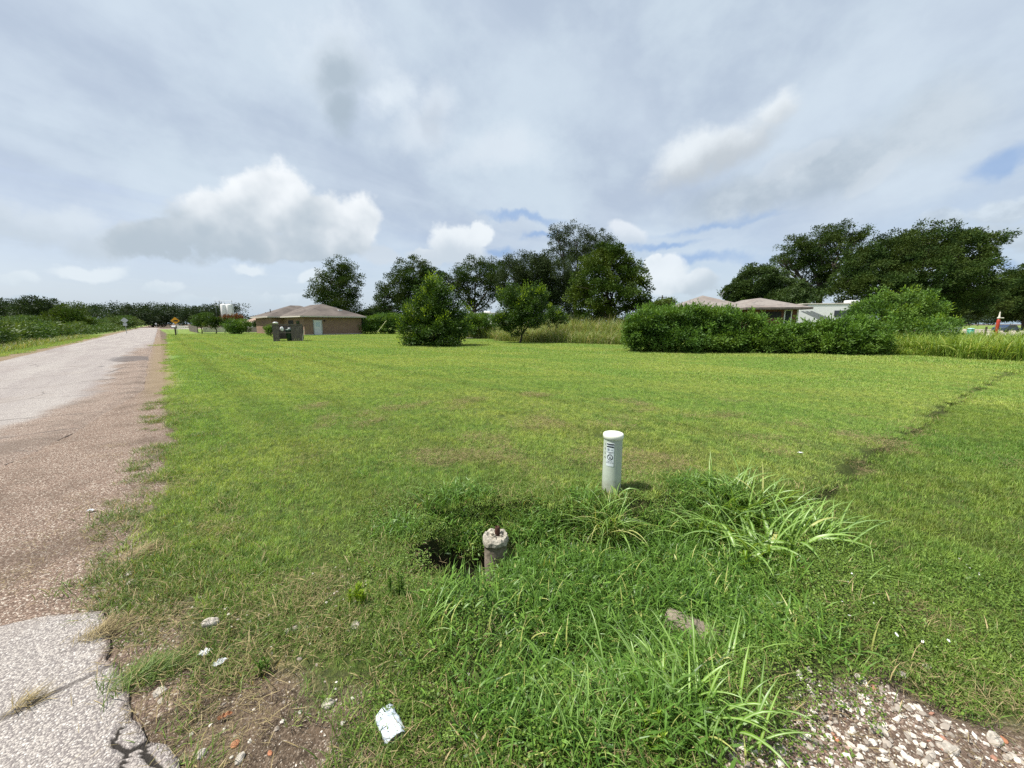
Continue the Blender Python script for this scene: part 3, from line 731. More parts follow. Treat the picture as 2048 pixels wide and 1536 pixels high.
P_ = place(X, Y, k_, -.01); scatter('lawn_weed_grass', lib_l, P_, rng.uniform(.22, .55, len(P_)), rng, 'scattered coarse tufts standing a little above the mown lawn', .2)
X, Y = jitter(rng, 2.5, 20, .12); rd_ = dist_line(X, Y, RUT); k_ = (rd_ < .20) & (rng.rand(len(X)) < .16)
P_ = place(X, Y, k_, -.01); scatter('furrow_grass', lib_g, P_, rng.uniform(.5, 1.3, len(P_)), rng, 'thin uneven grass growing in the furrow', .2)
X, Y = jitter(rng, 15, 78, .5); ed_ = sdpoly(X, Y, LAWN); q_ = sq(X, Y)[1]
k_ = ((ed_ > .40) & (ed_ < 1.9) & (q_ < 2.5)) | ((q_ < QL - .8) & (q_ > QL - 2.6)); P_ = place(X, Y, k_); scatter('lawn_grass', lib_m, P_, rng.uniform(.75, 1.1, len(P_)), rng, 'short mown green grass covering the open lot')
X, Y = jitter(rng, 12, 20, .21); rd_ = dist_line(X, Y, RUT); k_ = (rd_ > .15) & (rd_ < .75)
P_ = place(X, Y, k_); scatter('lawn_grass', lib_n, P_, rng.uniform(.9, 1.2, len(P_)), rng, 'short mown green grass covering the open lot')
X, Y = jitter(rng, .9, 6.5, .085); mk = masks(X, Y)
P_ = place(X, Y, (rng.rand(len(X)) < sstep(-.12, .22, sdpoly(X, Y, LUSH) + fbm(X, Y, .3, 4, 41) * .35) * np.where(fbm(X, Y, .22, 3, 44) > .20, .26, .62)) & (mk['hole'] < .04)); scatter('lush_grass', lib_l, P_, rng.uniform(.6, 1.15, len(P_)), rng, 'dark lush crabgrass filling the shallow ditch', .12)
X, Y = jitter(rng, .9, 6.5, .11); mk = masks(X, Y); ld_ = sdpoly(X, Y, LUSH)
k_ = (ld_ > -.30) & (ld_ < 1.2) & (mk['hole'] < .03) & (mk['grav'] < .4) & (mk['q'] > .3)
for lb_, dn_, dsc in ((lib_g, .45, 'low thin grass filling gaps between the ditch tufts'), (lib_c, .40, 'small leaved ground cover between the ditch tufts')):
    P_ = place(X, Y, k_ & (rng.rand(len(X)) < dn_)); scatter('ditch_ground_cover_grass', lb_, P_, rng.uniform(.7, 1.2, len(P_)), rng, dsc, .1)
# creeping clover right of the ditch and on the right verge
X, Y = jitter(rng, .9, 6, .16); mk = masks(X, Y)
cz = sdpoly(X, Y, [G(*p_) for p_ in [(1480, 1200), (1700, 1080), (1900, 1100), (2048, 1180)]] + [(5.5, 1.5), (3.5, 1.25), G(2048, 1500), G(1850, 1390), G(1640, 1370), G(1480, 1400)])
P_ = place(X, Y, rng.rand(len(X)) < sstep(-.2, .5, cz + fbm(X, Y, .4, 3, 2) * 1.1) * .55 * (1 - mk['grav']), .01); scatter('clover', lib_c, P_, rng.uniform(.8, 1.3, len(P_)), rng, 'small round leaved clover creeping beside the gravel', .05)
P_ = P_[rng.rand(len(P_)) < .35]; scatter('clover_flowers', lib_p, P_, rng.uniform(.8, 1.3, len(P_)), rng, 'tiny white flowers dotted over the clover')
# ragged fringe and straw on the bare corner and along the shoulder
X, Y = jitter(rng, .9, 11, .075); mk = masks(X, Y)
edge_d = sdpoly(X, Y, LAWN)
bare = (edge_d > -.32) & (edge_d < .55)
BARE = [G(*p_) for p_ in [(190, 1120), (330, 1090), (450, 1190), (560, 1170), (720, 1130), (860, 1110), (900, 1330), (1000, 1450), (1130, 1560), (1100, 1700), (300, 1700), (330, 1500), (240, 1420), (205, 1330)]]
bd = sdpoly(X, Y, BARE)
offroad = mk['q'] > pave_edge(mk['s']) + .04
dn = np.where(bd > 0, .95, .26) * sstep(-.34, .06, fbm(X, Y, .38, 4, 7)) * ((bd > -.1) | bare) * offroad
dn *= (1 - mk['grav'] * .93)
P_ = place(X, Y, rng.rand(len(X)) < dn); scatter('fringe_grass', lib_g, P_, rng.uniform(.5, 1.15, len(P_)), rng, 'ragged green and tan grass growing over bare soil', .1)
X, Y = jitter(rng, .9, 9, .09); mk = masks(X, Y); bd = sdpoly(X, Y, BARE); edge_d = sdpoly(X, Y, LAWN)
dn = np.where(bd > 0, .40, .09) * sstep(-.12, .22, fbm(X, Y, .5, 4, 17)) * ((bd > -.1) | ((edge_d > -.7) & (edge_d < .3))) * (mk['q'] > pave_edge(mk['s']) + .04)
dn = np.maximum(dn, mk['lush'] * .10 * (mk['hole'] < .05)); dn = np.maximum(dn, mk['lawn'] * (1 - mk['lush']) * sstep(.22, .40, fbm(X, Y, .7, 3, 27)) * .7)
P_ = place(X, Y, rng.rand(len(X)) < dn); scatter('dry_straw', lib_s, P_, rng.uniform(.6, 1.2, len(P_)), rng, 'cut dry straw lying over soil and lawn', .1)

# pebbles
def stonemat(name, ramp):
    m, nt, bs = newmat(name); t = attr(nt, 'tint'); r_ = E(nt, nt.nodes.new('ShaderNodeObjectInfo').outputs['Random'])
    c = mixc(nt, r_.step(.1, .8), ramp[0], ramp[1]); c = mixc(nt, r_.step(.965, .975), c, ramp[2])
    c = mixc(nt, noise(nt, pos(nt), 90, 4, .6).step(.5, .8) * .3, c, tuple(v * .6 for v in ramp[1]))
    nt.links.new(c.s, bs.inputs['Base Color']); bs.inputs['Roughness'].default_value = .9; return m
M['gravelstone'] = stonemat('gravel_stone', ((.23, .195, .16), (.60, .55, .48), (.30, .15, .10)))
lib_k = patch_lib('pebble', 10, mk_pebble, M['gravelstone'])
X, Y = jitter(rng, .85, 4.2, .017); mk = masks(X, Y)
k_ = rng.rand(len(X)) < mk['grav'] * .85 * sstep(-.45, .0, fbm(X, Y, .3, 3, 31) + .12)
P_ = place(X, Y, k_, .003); sz = .0035 + .016 * rng.rand(len(P_)) ** 3.0
scatter('gravel', lib_k, P_, sz, rng, 'pale limestone gravel spread over the drive edge', .3)
X, Y = jitter(rng, .85, 4.2, .019); mk = masks(X, Y); bd = sdpoly(X, Y, BARE)
k_ = (rng.rand(len(X)) < .30 * sstep(-.1, .12, bd) * sstep(-.15, .35, fbm(X, Y, .45, 3, 37) + .1) + .10 * (bd > -.15)) & (mk['q'] > pave_edge(mk['s']) + .03)
P_ = place(X, Y, k_, .001); sz = .0018 + .011 * rng.rand(len(P_)) ** 6
scatter('small_pebbles_gravel', lib_k, P_, sz, rng, 'loose small pebbles scattered over the bare roadside soil', .3)

# ------------------------------------------------------------------ hero grass clumps
def clump(label, px, py, n, L, W, spread, seed, mat='johnson', lean=(.05, .7), droop=(.7, 2.2), bias=None, segs=9, name='grass_clump', cat='grass clump', yel=.0):
    rg = np.random.RandomState(seed); x, y = GG(px, py); z = hz_(x, y)
    o = empty(name, (x, y, z), label, cat, 'clumps of tall broad bladed grass')
    B = np.stack([rg.normal(0, spread, n), rg.normal(0, spread * .7, n), np.full(n, -.02)], -1)
    azm = rg.uniform(0, 2 * math.pi, n)
    if bias is not None: azm = rg.normal(bias, .9, n)
    V, Fc, T, Mi = blades(rg, B, azm, rg.uniform(L[0], L[1], n), rg.uniform(W[0], W[1], n), rg.uniform(lean[0], lean[1], n), rg.uniform(droop[0], droop[1], n), segs, .35, 5, tint=np.clip(rg.rand(n) + yel, 0, 1))
    np_obj('blades', V, Fc, M[mat], o, dict(tint=T, mid=Mi), True)
    return o
clump('tall pale clump at the back of the ditch with broad upright blades', 1490, 1035, 150, (.30, .68), (.014, .026), .17, 1, droop=(.5, 1.9))
clump('wide sprawling clump whose thick blades have white midribs', 1545, 1120, 80, (.34, .70), (.020, .038), .14, 2, droop=(1.2, 2.7), lean=(.1, .9))
clump('smaller clump spilling left from the tall pale clump', 1420, 1080, 80, (.30, .58), (.010, .020), .10, 3, droop=(1.0, 2.2), bias=math.pi)
clump('thin bladed clump directly in front of the utility pedestal', 1215, 1070, 130, (.26, .56), (.006, .012), .075, 4, droop=(.8, 2.4), yel=.15)
clump('broad bladed tuft leaning right toward the mown strip', 1610, 1085, 50, (.28, .56), (.012, .022), .10, 18, droop=(.8, 2.0), bias=.2)
clump('low tuft hiding the foot of the concrete stub', 1000, 1138, 130, (.12, .24), (.004, .009), .07, 17, droop=(.8, 2.0), mat='lush')
clump('two curved broad blades touching the foot of the pedestal', 1236, 1003, 9, (.22, .32), (.014, .020), .03, 5, droop=(1.2, 2.2))
clump('large foreground clump leaning left with long broad blades', 1350, 1400, 60, (.22, .42), (.010, .020), .12, 6, bias=math.pi * .8, droop=(.7, 1.9))
clump('foreground clump standing right of the buried pipe end', 1430, 1340, 30, (.25, .42), (.008, .015), .07, 7, droop=(.3, 1.5))
clump('low foreground clump fanning toward the gravel', 1450, 1440, 34, (.16, .32), (.008, .016), .08, 8, bias=-.6, droop=(.9, 2.0))
clump('narrow leaved clump at the left edge of the ditch below the hole', 855, 1255, 24, (.14, .28), (.005, .010), .04, 9, droop=(.8, 2.1), bias=.5)
clump('bright green low clump left of the white litter can', 870, 1330, 60, (.08, .16), (.006, .010), .08, 10, droop=(.8, 1.8), mat='lush')
clump('clump of fine blades at the very bottom edge', 1180, 1440, 80, (.10, .22), (.004, .009), .10, 12, droop=(.6, 1.8))
clump('thin clump arching over the left rim of the hole', 860, 1045, 46, (.12, .26), (.004, .007), .10, 13, droop=(.9, 2.3), mat='lush', bias=-.8)
clump('tuft hanging over the hole behind the concrete stub', 985, 1022, 50, (.12, .26), (.004, .008), .10, 14, droop=(.9, 2.2), mat='lush', bias=-1.6)
clump('pair of long yellowish blades lying across the clover', 1600, 1275, 6, (.22, .36), (.008, .013), .03, 15, bias=.1, lean=(.8, 1.1), droop=(.5, 1.3), yel=.3)
clump('thin grass sprays by the rut right of the ditch', 1690, 1130, 26, (.16, .34), (.004, .009), .12, 16, bias=0, lean=(.8, 1.2), droop=(.3, 1.0))
def weed(label, px, py, h, n, seed, mat='lush', spread=.03, group='upright leafy weeds on the bare corner'):
    rg = np.random.RandomState(seed); x, y = G(px, py); z = hz_(x, y); o = empty('weed', (x, y, z), label, 'weed', group)
    Vs = []; b = MB()
    for k_ in range(max(1, int(spread * 120))):
        bx, by = rg.normal(0, spread, 2); hh = h * rg.uniform(.7, 1)
        tz = rg.uniform(.05, 1, n); B = np.stack([bx + 0 * tz, by + 0 * tz, tz * hh], -1)
        Vs.append(blades(rg, B, rg.uniform(0, 6.28, n), rg.uniform(.025, .045, n) * (1.1 - .5 * tz), rg.uniform(.004, .007, n), rg.uniform(.4, .9, n), rg.uniform(.1, .8, n), 2))
        MB().tube([(bx, by, -.01), (bx, by, hh)], [.003, .0012], 5).build('stem', M[mat], o)
    V, Fc, T, Mi = join(Vs); np_obj('leaves', V, Fc, M[mat], o, dict(tint=T, mid=Mi))
weed('dark upright weed standing tallest above the bare corner', 790, 1195, .17, 110, 1)
weed('bright feathery weed left of the dark upright weed', 730, 1205, .10, 70, 2, 'young', .05)
weed('small paired weed over the dry straw on the left', 515, 1345, .10, 60, 3, spread=.02)
weed('feathery bright weed below the broad bladed clump', 1450, 1220, .14, 70, 4, 'lush', .09)
weed('feathery yellow green weed at the bottom of the ditch', 1270, 1470, .07, 60, 5, 'young', .06)

# ------------------------------------------------------------------ rocks and litter
def rock(label, px, py, wpx, mat='stone', flat=.55, seed=0, name='rock', cat='rock', group='white rocks lying on the roadside'):
    rg = np.random.RandomState(seed + 50); x, y = GG(px, py); t = GT(px, py); r = wpx / 769 * t / 2
    V, Fc = icosph(3); V = V * (1 + .30 * np.stack([vn(V[:, 0] * 1.5 + seed * 3.1, V[:, 1] * 1.5 + V[:, 2] * 2)], -1) + .14 * np.stack([vn(V[:, 0] * 4 + seed, V[:, 1] * 4 - V[:, 2] * 3, 1, 3)], -1))
    V *= r * np.array([1, rg.uniform(.6, .9), flat]); a = rg.uniform(0, 3); V = V @ np.array([[math.cos(a), -math.sin(a), 0], [math.sin(a), math.cos(a), 0], [0, 0, 1]])
    o = np_obj(name, V, Fc, M[mat], smooth=False); o.location = (x, y, hz_(x, y) + r * flat * .18)
    return tag(o, label, cat, group)
for i, (lb, px, py, wp, mt) in enumerate([
    ('larger pale rock on the bare corner below the upright weed', 711, 1253, 24, 'stone'),
    ('small chip leaning on the larger pale rock', 698, 1262, 12, 'stone'),
    ('knobbly white rock just above left of the crushed can', 656, 1408, 24, 'stone'),
    ('rounded rock half hidden in the straw left of the bright weed', 575, 1265, 17, 'stone'),
    ('pale stone beside a second one in the middle straw', 590, 1258, 15, 'stone'),
    ('long tan rock lying in the thin grass near the road', 420, 1247, 32, 'stone'),
    ('white stone at the edge of the cut grass pile by the pavement', 180, 1226, 15, 'stone'),
    ('flat bright stone at the road edge nearest the lawn', 258, 1149, 18, 'stone'),
    ('tan stone beneath the flat bright stone', 262, 1165, 16, 'stone'),
    ('whitish rock in the dead grass heap by the broken pavement', 320, 1385, 24, 'stone'),
    ('pebble below the whitish rock in the dead grass heap', 322, 1403, 15, 'stone'),
    ('pale rock near the bottom edge left of the gravelly soil', 403, 1508, 22, 'stone'),
    ('second bottom edge rock with a flat top', 480, 1518, 26, 'stone'),
    ('white rock sitting in clover near the gravel', 1720, 1357, 22, 'stone'),
    ('white rock among clover closest to the broad clump', 1688, 1298, 16, 'stone'),
    ('small bright rock on the clover near the right strip', 1854, 1333, 16, 'stone'),
    ('pair mate rock right of the clover rock', 1802, 1350, 22, 'stone'),
    ('mossy white rock under the wide sprawling clump', 1508, 1232, 46, 'stone'),
    ('large rounded gravel stone at the bottom right', 1900, 1500, 34, 'stone'),
    ('oblong gravel stone at the lower right edge', 1990, 1478, 30, 'stone'),
    ('pale gravel stone near the left end of the gravel', 1560, 1500, 26, 'stone'),
    ('chunky gravel stone in the middle of the gravel', 1760, 1460, 28, 'stone'),
]): rock(lb, px, py, wp, mt, seed=i)
for i, (lb, px, py, wp) in enumerate([('orange brick chip near the bottom left soil', 470, 1488, 18), ('small orange brick chip beside the soil pebbles', 540, 1506, 13), ('red brick chip on the right hand gravel', 2008, 1480, 16), ('red brick chip at the left part of the gravel', 1672, 1478, 12)]):
    rock(lb, px, py, wp, 'brickchip', .35, 70 + i, 'brick_chip', 'brick chip', 'broken brick chips')
# half-buried pipe end in the weeds
x, y = GG(1385, 1262); b = MB(); o = empty('concrete_pipe', (x, y, hz_(x, y)), 'half buried mossy concrete pipe end among the tall weeds', 'pipe')
rg = np.random.RandomState(3); pr = [(.055, 0), (.085, 0), (.088, .12), (.088, .30), (.05, .30)]
pts = []
b.lathe(pr, n=28, caps=False); V = np.array(b.v); V += .006 * np.stack([vn(V[:, 0] * 30, V[:, 2] * 30), vn(V[:, 1] * 30, V[:, 2] * 30, 1, 2), vn(V[:, 1] * 20, V[:, 0] * 20, 1, 4)], -1)
Rm = np.array([[1, 0, 0], [0, 0, -1], [0, 1, 0]]); a = .9; Rz = np.array([[math.cos(a), -math.sin(a), 0], [math.sin(a), math.cos(a), 0], [0, 0, 1]])
V = (V - np.array([0, 0, .15])) @ Rm.T @ Rz.T + np.array([0, 0, .0]); b.v = [tuple(v) for v in V]; b.build('shell', M['conc_side'], o, True)

def litter(name, label, px, py, pts, seed, mat='paper', cat='litter'):
    """crumpled scrap"""
    rg = np.random.RandomState(seed); x, y = G(px, py); t = GT(px, py); sc_ = t / 769
    nu, nv = 9, 5; V = []
    for j in range(nv):
        for i in range(nu):
            u_, v_ = i / (nu - 1) * 2 - 1, j / (nv - 1) * 2 - 1
            V.append((u_ * pts[0] * sc_ / 2 * (1 - .3 * abs(v_)), v_ * pts[1] * sc_ / 2 * (1 - .4 * abs(u_)), rg.uniform(.002, .016)))
    Fc = [(j * nu + i, j * nu + i + 1, (j + 1) * nu + i + 1, (j + 1) * nu + i) for j in range(nv - 1) for i in range(nu - 1)]
    o = np_obj(name, np.array(V), np.array(Fc), M[mat]); o.location = (x, y, hz_(x, y) + .012); o.rotation_euler = (0, 0, pts[2])
    md = o.modifiers.new('thickness', 'SOLIDIFY'); md.thickness = .0015
    return tag(o, label, cat, 'scraps of litter')
litter('paper_scrap', 'crumpled white scrap on thin grass, the upper of two', 411, 1303, (26, 14, .5), 1)
litter('paper_scrap', 'crumpled white scrap in dry grass, the lower of two', 440, 1325, (26, 14, .8), 2)
litter('paper_scrap', 'small white scrap lying on the brown road shoulder', 181, 1020, (14, 8, .3), 3)
litter('paper_scrap', 'tiny white scrap far out on the mown lawn near the ditch clumps', 1600, 911, (12, 8, .2), 4)
litter('dead_leaf', 'orange brown dead leaf on the straw', 450, 1433, (26, 10, .6), 5, 'leaflitter', 'dead leaf')
litter('dead_leaf', 'tan dead leaf caught in the ditch grass', 1156, 1278, (14, 26, .1), 6, 'leaflitter', 'dead leaf')
# crushed can
x, y = G(780, 1455); o = empty('crushed_can', (x, y, hz_(x, y) + .012), 'crushed whitish drinks can lying on the bare soil', 'can', rz=R(-52))
nu, nv = 34, 26; V = []; L_ = .135; Rr = .037
for i in range(nu):
    u_ = i / (nu - 1); xx = (u_ - .5) * L_
    for j in range(nv):
        a = j / nv * 2 * math.pi; yy = math.cos(a) * Rr * 1.12; zz = math.sin(a) * Rr * .58
        dent = .010 * vn(u_ * 5, math.cos(a) * 2.4, 1, 3) + .007 * vn(u_ * 11, yy * 90, 1, 5)
        pinch = 1 - .16 * math.exp(-((u_ - .30) / .10) ** 2) * (math.cos(a) > 0) + .05 * (vn(u_ * 7, 1, 1, 2))
        neck = 1 - .16 * sstep(.90, 1.0, u_) - .14 * sstep(.08, .0, u_)
        V.append((xx + .006 * math.cos(a) * (u_ - .5), yy * pinch * neck, .016 + (zz + dent * 1.1) * neck))
Fc = [(i * nv + j, i * nv + (j + 1) % nv, (i + 1) * nv + (j + 1) % nv, (i + 1) * nv + j) for i in range(nu - 1) for j in range(nv)]
m, nt, bs = newmat('weathered_can'); p = objco(nt)
c = mixc(nt, noise(nt, p, 45, 5, .65).step(.42, .62), (.60, .65, .70), (.44, .50, .58)); c = mixc(nt, noise(nt, p, 30, 5, .7, 1).step(.60, .64), c, (.10, .10, .11))
nt.links.new(c.s, bs.inputs['Base Color']); bs.inputs['Roughness'].default_value = .5; bs.inputs['Metallic'].default_value = .15; bump(nt, bs, noise(nt, p, 60, 4, .6), .5, .003)
M['can'] = m
np_obj('can_body', V, np.array(Fc), m, o, smooth=True)
for sx in (0, 1):
    ring = np.array(V[(nu - 1) * nv:] if sx else V[:nv]); cc_ = ring.mean(0); Vv = [tuple(v) for v in ring] + [tuple(cc_ + (r_ - cc_) * .8 + np.array([-.004 if sx else .004, 0, 0])) for r_ in ring] + [tuple(cc_ + np.array([-.005 if sx else .005, 0, 0]))]
    f4 = [(j, (j + 1) % nv, nv + (j + 1) % nv, nv + j) for j in range(nv)]; f3 = [(nv + j, nv + (j + 1) % nv, 2 * nv) for j in range(nv)]
    np_obj('can_lid', Vv, [np.array(f4), np.array(f3)], M['galv'], o)
# heaps of cut grass
def heap_grass(label, px, py, rpx, n, seed, mat='straw'):
    rg = np.random.RandomState(seed); x, y = G(px, py); t = GT(px, py); r = rpx / 769 * t
    B = np.stack([rg.normal(0, r * .5, n), rg.normal(0, r * .3, n), rg.uniform(0, .03, n)], -1); B[:, 2] *= np.exp(-(B[:, 0] ** 2 + B[:, 1] ** 2) / (r * r * .4))
    V, Fc, T, Mi = blades(rg, B, rg.normal(.6, .8, n), rg.uniform(.04, .12, n), rg.uniform(.0015, .003, n), rg.uniform(1.1, 1.55, n), rg.uniform(-.2, .4, n), 3)
    o = np_obj('cut_grass_heap', V, Fc, M[mat], attrs=dict(tint=T, mid=Mi)); o.location = (x, y, max(hz_(x, y), 0) + .004); o.rotation_euler = (0, 0, .5)
    tag(o, label, 'grass clippings', 'little heaps of cut grass')
heap_grass('small heap of dead clippings lying on the pale pavement', 45, 1415, 24, 110, 1, 'straw')
heap_grass('brownish clippings heap beside the broken pavement edge', 295, 1350, 55, 700, 2, 'fringe')
heap_grass('straw clippings pile by the white stone at the pavement', 215, 1265, 45, 500, 3)
heap_grass('brown clippings pile on the shoulder below the lawn edge', 290, 1110, 40, 400, 4)

# ------------------------------------------------------------------ utility pedestal
PX, PY = G(1222, 985); PR = .088
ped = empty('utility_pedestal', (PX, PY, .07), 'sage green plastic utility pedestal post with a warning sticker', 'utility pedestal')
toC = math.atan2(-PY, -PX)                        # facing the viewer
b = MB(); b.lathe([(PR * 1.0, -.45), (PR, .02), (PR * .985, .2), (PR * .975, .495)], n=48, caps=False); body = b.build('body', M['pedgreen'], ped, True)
b = MB(); b.lathe([(PR * 1.0, .470), (PR * 1.06, .474), (PR * 1.075, .500), (PR * 1.04, .516), (PR * .9, .522), (PR * .5, .525), (PR * .02, .526)], n=48); b.build('cap', M['pedcap'], ped, True)
def wrap(V, ang, z0, rr):
    V = np.asarray(V, float); a = toC + ang + V[:, 0] / rr
    return np.stack([np.cos(a) * rr, np.sin(a) * rr, z0 + V[:, 1]], -1)
def sheet(w_, h_, n=10):
    V = [((i / n - .5) * w_, j * h_ - h_ / 2) for j in (0, 1) for i in range(n + 1)]
    return V, [(i, i + 1, n + 2 + i, n + 1 + i) for i in range(n)]
def stick(name, par, V, Fc, ang, z0, rr, mat): return np_obj(name, wrap(V, ang, z0, rr), Fc, mat, par)
def text_mesh(s_, size):
    cu = bpy.data.curves.new('t', 'FONT'); cu.body = s_; cu.size = size; cu.align_x = 'CENTER'; cu.align_y = 'CENTER'; cu.resolution_u = 3; cu.offset = size * .012
    ob = bpy.data.objects.new('t', cu); C.objects.link(ob); dg = bpy.context.evaluated_depsgraph_get(); me = ob.evaluated_get(dg).to_mesh()
    V = [tuple(v.co[:2]) for v in me.vertices]; Fs = [tuple(p_.vertices) for p_ in me.polygons]; ob.evaluated_get(dg).to_mesh_clear(); bpy.data.objects.remove(ob)
    return V, Fs
def multi(name, par, items, rr, mat):
    """items: (V, F, ang, z0); one mesh of print"""
    V = []; Fs = {3: [], 4: []}; n = 0; rest = []
    for v, f, ang, z0 in items:
        V.append(wrap(v, ang, z0, rr)); 
        for q_ in f:
            q_ = tuple(i + n for i in q_)
            if len(q_) in Fs: Fs[len(q_)].append(q_)
            else:
                for i in range(1, len(q_) - 1): Fs[3].append((q_[0], q_[i], q_[i + 1]))
        n += len(v)
    return np_obj(name, np.concatenate(V), [np.array(Fs[k_]) for k_ in (3, 4) if Fs[k_]], mat, par)
A0 = -.27                                          # sticker sits a little left of the middle
stk = stick('warning_sticker', ped, *[sheet(.072, .225, 12)[0], np.array(sheet(.072, .225, 12)[1])], -A0 * -1, .335, PR * .99 + .0015, M['sticker'])
r2 = PR * .99 + .0028
def at_y(y_): return .335 + y_
bar = sheet(.068, .011, 12)
def ring(r0, r1, n=28):
    V = [(math.cos(t) * r, math.sin(t) * r) for r in (r0, r1) for t in np.linspace(0, 2 * math.pi, n, endpoint=False)]
    return V, [(i, (i + 1) % n, n + (i + 1) % n, n + i) for i in range(n)]
def rotbar(w_, h_, a):
    V = [(-w_ / 2, -h_ / 2), (w_ / 2, -h_ / 2), (w_ / 2, h_ / 2), (-w_ / 2, h_ / 2)]; c_, s_ = math.cos(a), math.sin(a)
    return [(x_ * c_ - y_ * s_, x_ * s_ + y_ * c_) for x_, y_ in V], [(0, 1, 2, 3)]
SA = A0
multi('printing', stk, [(*bar, SA, at_y(.098)), (*bar, SA, at_y(.074)), (*sheet(.066, .0035, 10), SA, at_y(.022)),
    (*text_mesh('CABLE', .009), SA, at_y(.010)),
    (*ring(.0215, .0275), SA, at_y(-.026)), (*rotbar(.045, .005, -.78), SA, at_y(-.026)), (*rotbar(.024, .004, .9), SA, at_y(-.026)), (*rotbar(.012, .009, .9), SA, at_y(-.033)),
    (*text_mesh('CALL 811', .0125), SA, at_y(-.066)), (*text_mesh('BEFORE YOU DIG', .0092), SA, at_y(-.080))], r2, M['ink'])
multi('emblem', stk, [(*text_mesh('WARNING', .010), SA, at_y(.086)), (*sheet(.020, .022, 4), SA - .19, at_y(.047)), (*sheet(.024, .004, 4), SA + .17, at_y(.046))], r2, M['inkgrey'])
multi('number_lettering', ped, [(*text_mesh(ch, .026), SA - .62, .425 - i * .042) for i, ch in enumerate('1254')], r2, M['ink'])
# fix the sticker angle to match its print
stk.data.vertices.foreach_set('co', wrap(sheet(.072, .225, 12)[0], SA, .335, PR * .99 + .0015).astype(np.float32).ravel())

# ------------------------------------------------------------------ broken concrete stub in the hole
sx, sy = STUB; zt = -.05
stub = empty('concrete_stub', (sx, sy, 0), 'broken concrete pier top with a rusty pipe in the dark hole', 'concrete pier')
n = 44; V = []; prof = [(.086, -.60), (.090, -.30), (.088, -.15), (.090, zt - .060), (.100, zt - .052), (.102, zt - .016), (.092, zt + .004), (.072, zt + .004), (.058, zt - .010), (.035, zt - .016), (.001, zt - .016)]
for i, (r, z) in enumerate(prof):
    for j in range(n):
        t = j / n * 2 * math.pi; rr = r * (1 + (.10 * vn(t * 3, i * .7, 1, 3) if i > 3 else .04 * vn(t * 3, z * 20, 1, 3))); zz = z + (.028 * fbm(math.cos(t) * 3, math.sin(t) * 3 + i * .35, 1, 3, 9) if i > 3 else 0)
        V.append((rr * math.cos(t), rr * math.sin(t), zz))
def ringf(a, b_): return [(i * n + j, i * n + (j + 1) % n, (i + 1) * n + (j + 1) % n, (i + 1) * n + j) for i in range(a, b_) for j in range(n)]
np_obj('shaft', V, np.array(ringf(0, 4)), M['conc_side'], stub, smooth=True)
np_obj('broken_rim', V, np.array(ringf(4, len(prof) - 1)), M['concrete'], stub)
b = MB(); b.lathe([(.021, zt - .03), (.022, zt + .03), (.020, zt + .052), (.015, zt + .060), (.015, zt - .03)], c=(.014, .022, 0), n=9, caps=False); b.build('pipe', M['rust'], stub, True)
b = MB()
for i, (dx_, dy_, r_) in enumerate([(-.03, .018, .014), (.052, .035, .012), (.045, -.012, .011), (-.005, -.02, .008)]):
    v_, f_ = icosph(2); v_ = v_ * (1 + .3 * vn(v_[:, 0] * 2 + i, v_[:, 1] * 2 + v_[:, 2])[:, None]) * r_ + np.array([dx_, dy_, zt + .004]); b.add(v_, [tuple(q_) for q_ in f_])
b.build('rubble', M['concrete'], stub)

# ------------------------------------------------------------------ foliage
def leaves(rng, Cn, Dr, L, W, tint=None):
    n = len(Cn); Dr = Dr / (np.linalg.norm(Dr, axis=1, keepdims=True) + 1e-9)
    S = np.cross(Dr, rng.normal(0, 1, (n, 3))); S /= (np.linalg.norm(S, axis=1, keepdims=True) + 1e-9)
    Nn = np.cross(Dr, S); L = L[:, None]; W = W[:, None]
    V = np.stack([Cn, Cn + Dr * L * .5 + S * W * .5 - Nn * W * .1, Cn + Dr * L, Cn + Dr * L * .5 - S * W * .5 - Nn * W * .1], 1).reshape(-1, 3)
    Fc = np.arange(n * 4).reshape(-1, 4); tint = rng.rand(n) if tint is None else tint
    return V, Fc, np.repeat(tint, 4), np.zeros(n * 4)
def crown_points(rng, centres, radii, nclump, inner=.55, low=-1.0):
    vol = np.array([np.prod(r) ** (2 / 3) for r in radii]); pr = vol / vol.sum()
    k_ = rng.choice(len(centres), nclump, p=pr); d = rng.normal(0, 1, (nclump, 3)); d /= np.linalg.norm(d, axis=1, keepdims=True)
    d[:, 2] = np.where(d[:, 2] < low, -d[:, 2], d[:, 2])
    rad = rng.uniform(inner ** 3, 1.0, nclump) ** (1 / 3)
    sd_ = rng.uniform(0, 40)
    rad = rad * (1 + .60 * vn(d[:, 0] * 2.2 + sd_ + k_ * 3.7, d[:, 2] * 2.2 + d[:, 1] * 1.5) + .34 * vn(d[:, 0] * 5 + sd_, d[:, 2] * 5 + d[:, 1] * 4 + k_))
    return np.array(centres)[k_] + d * np.array(radii)[k_] * rad[:, None], d, k_
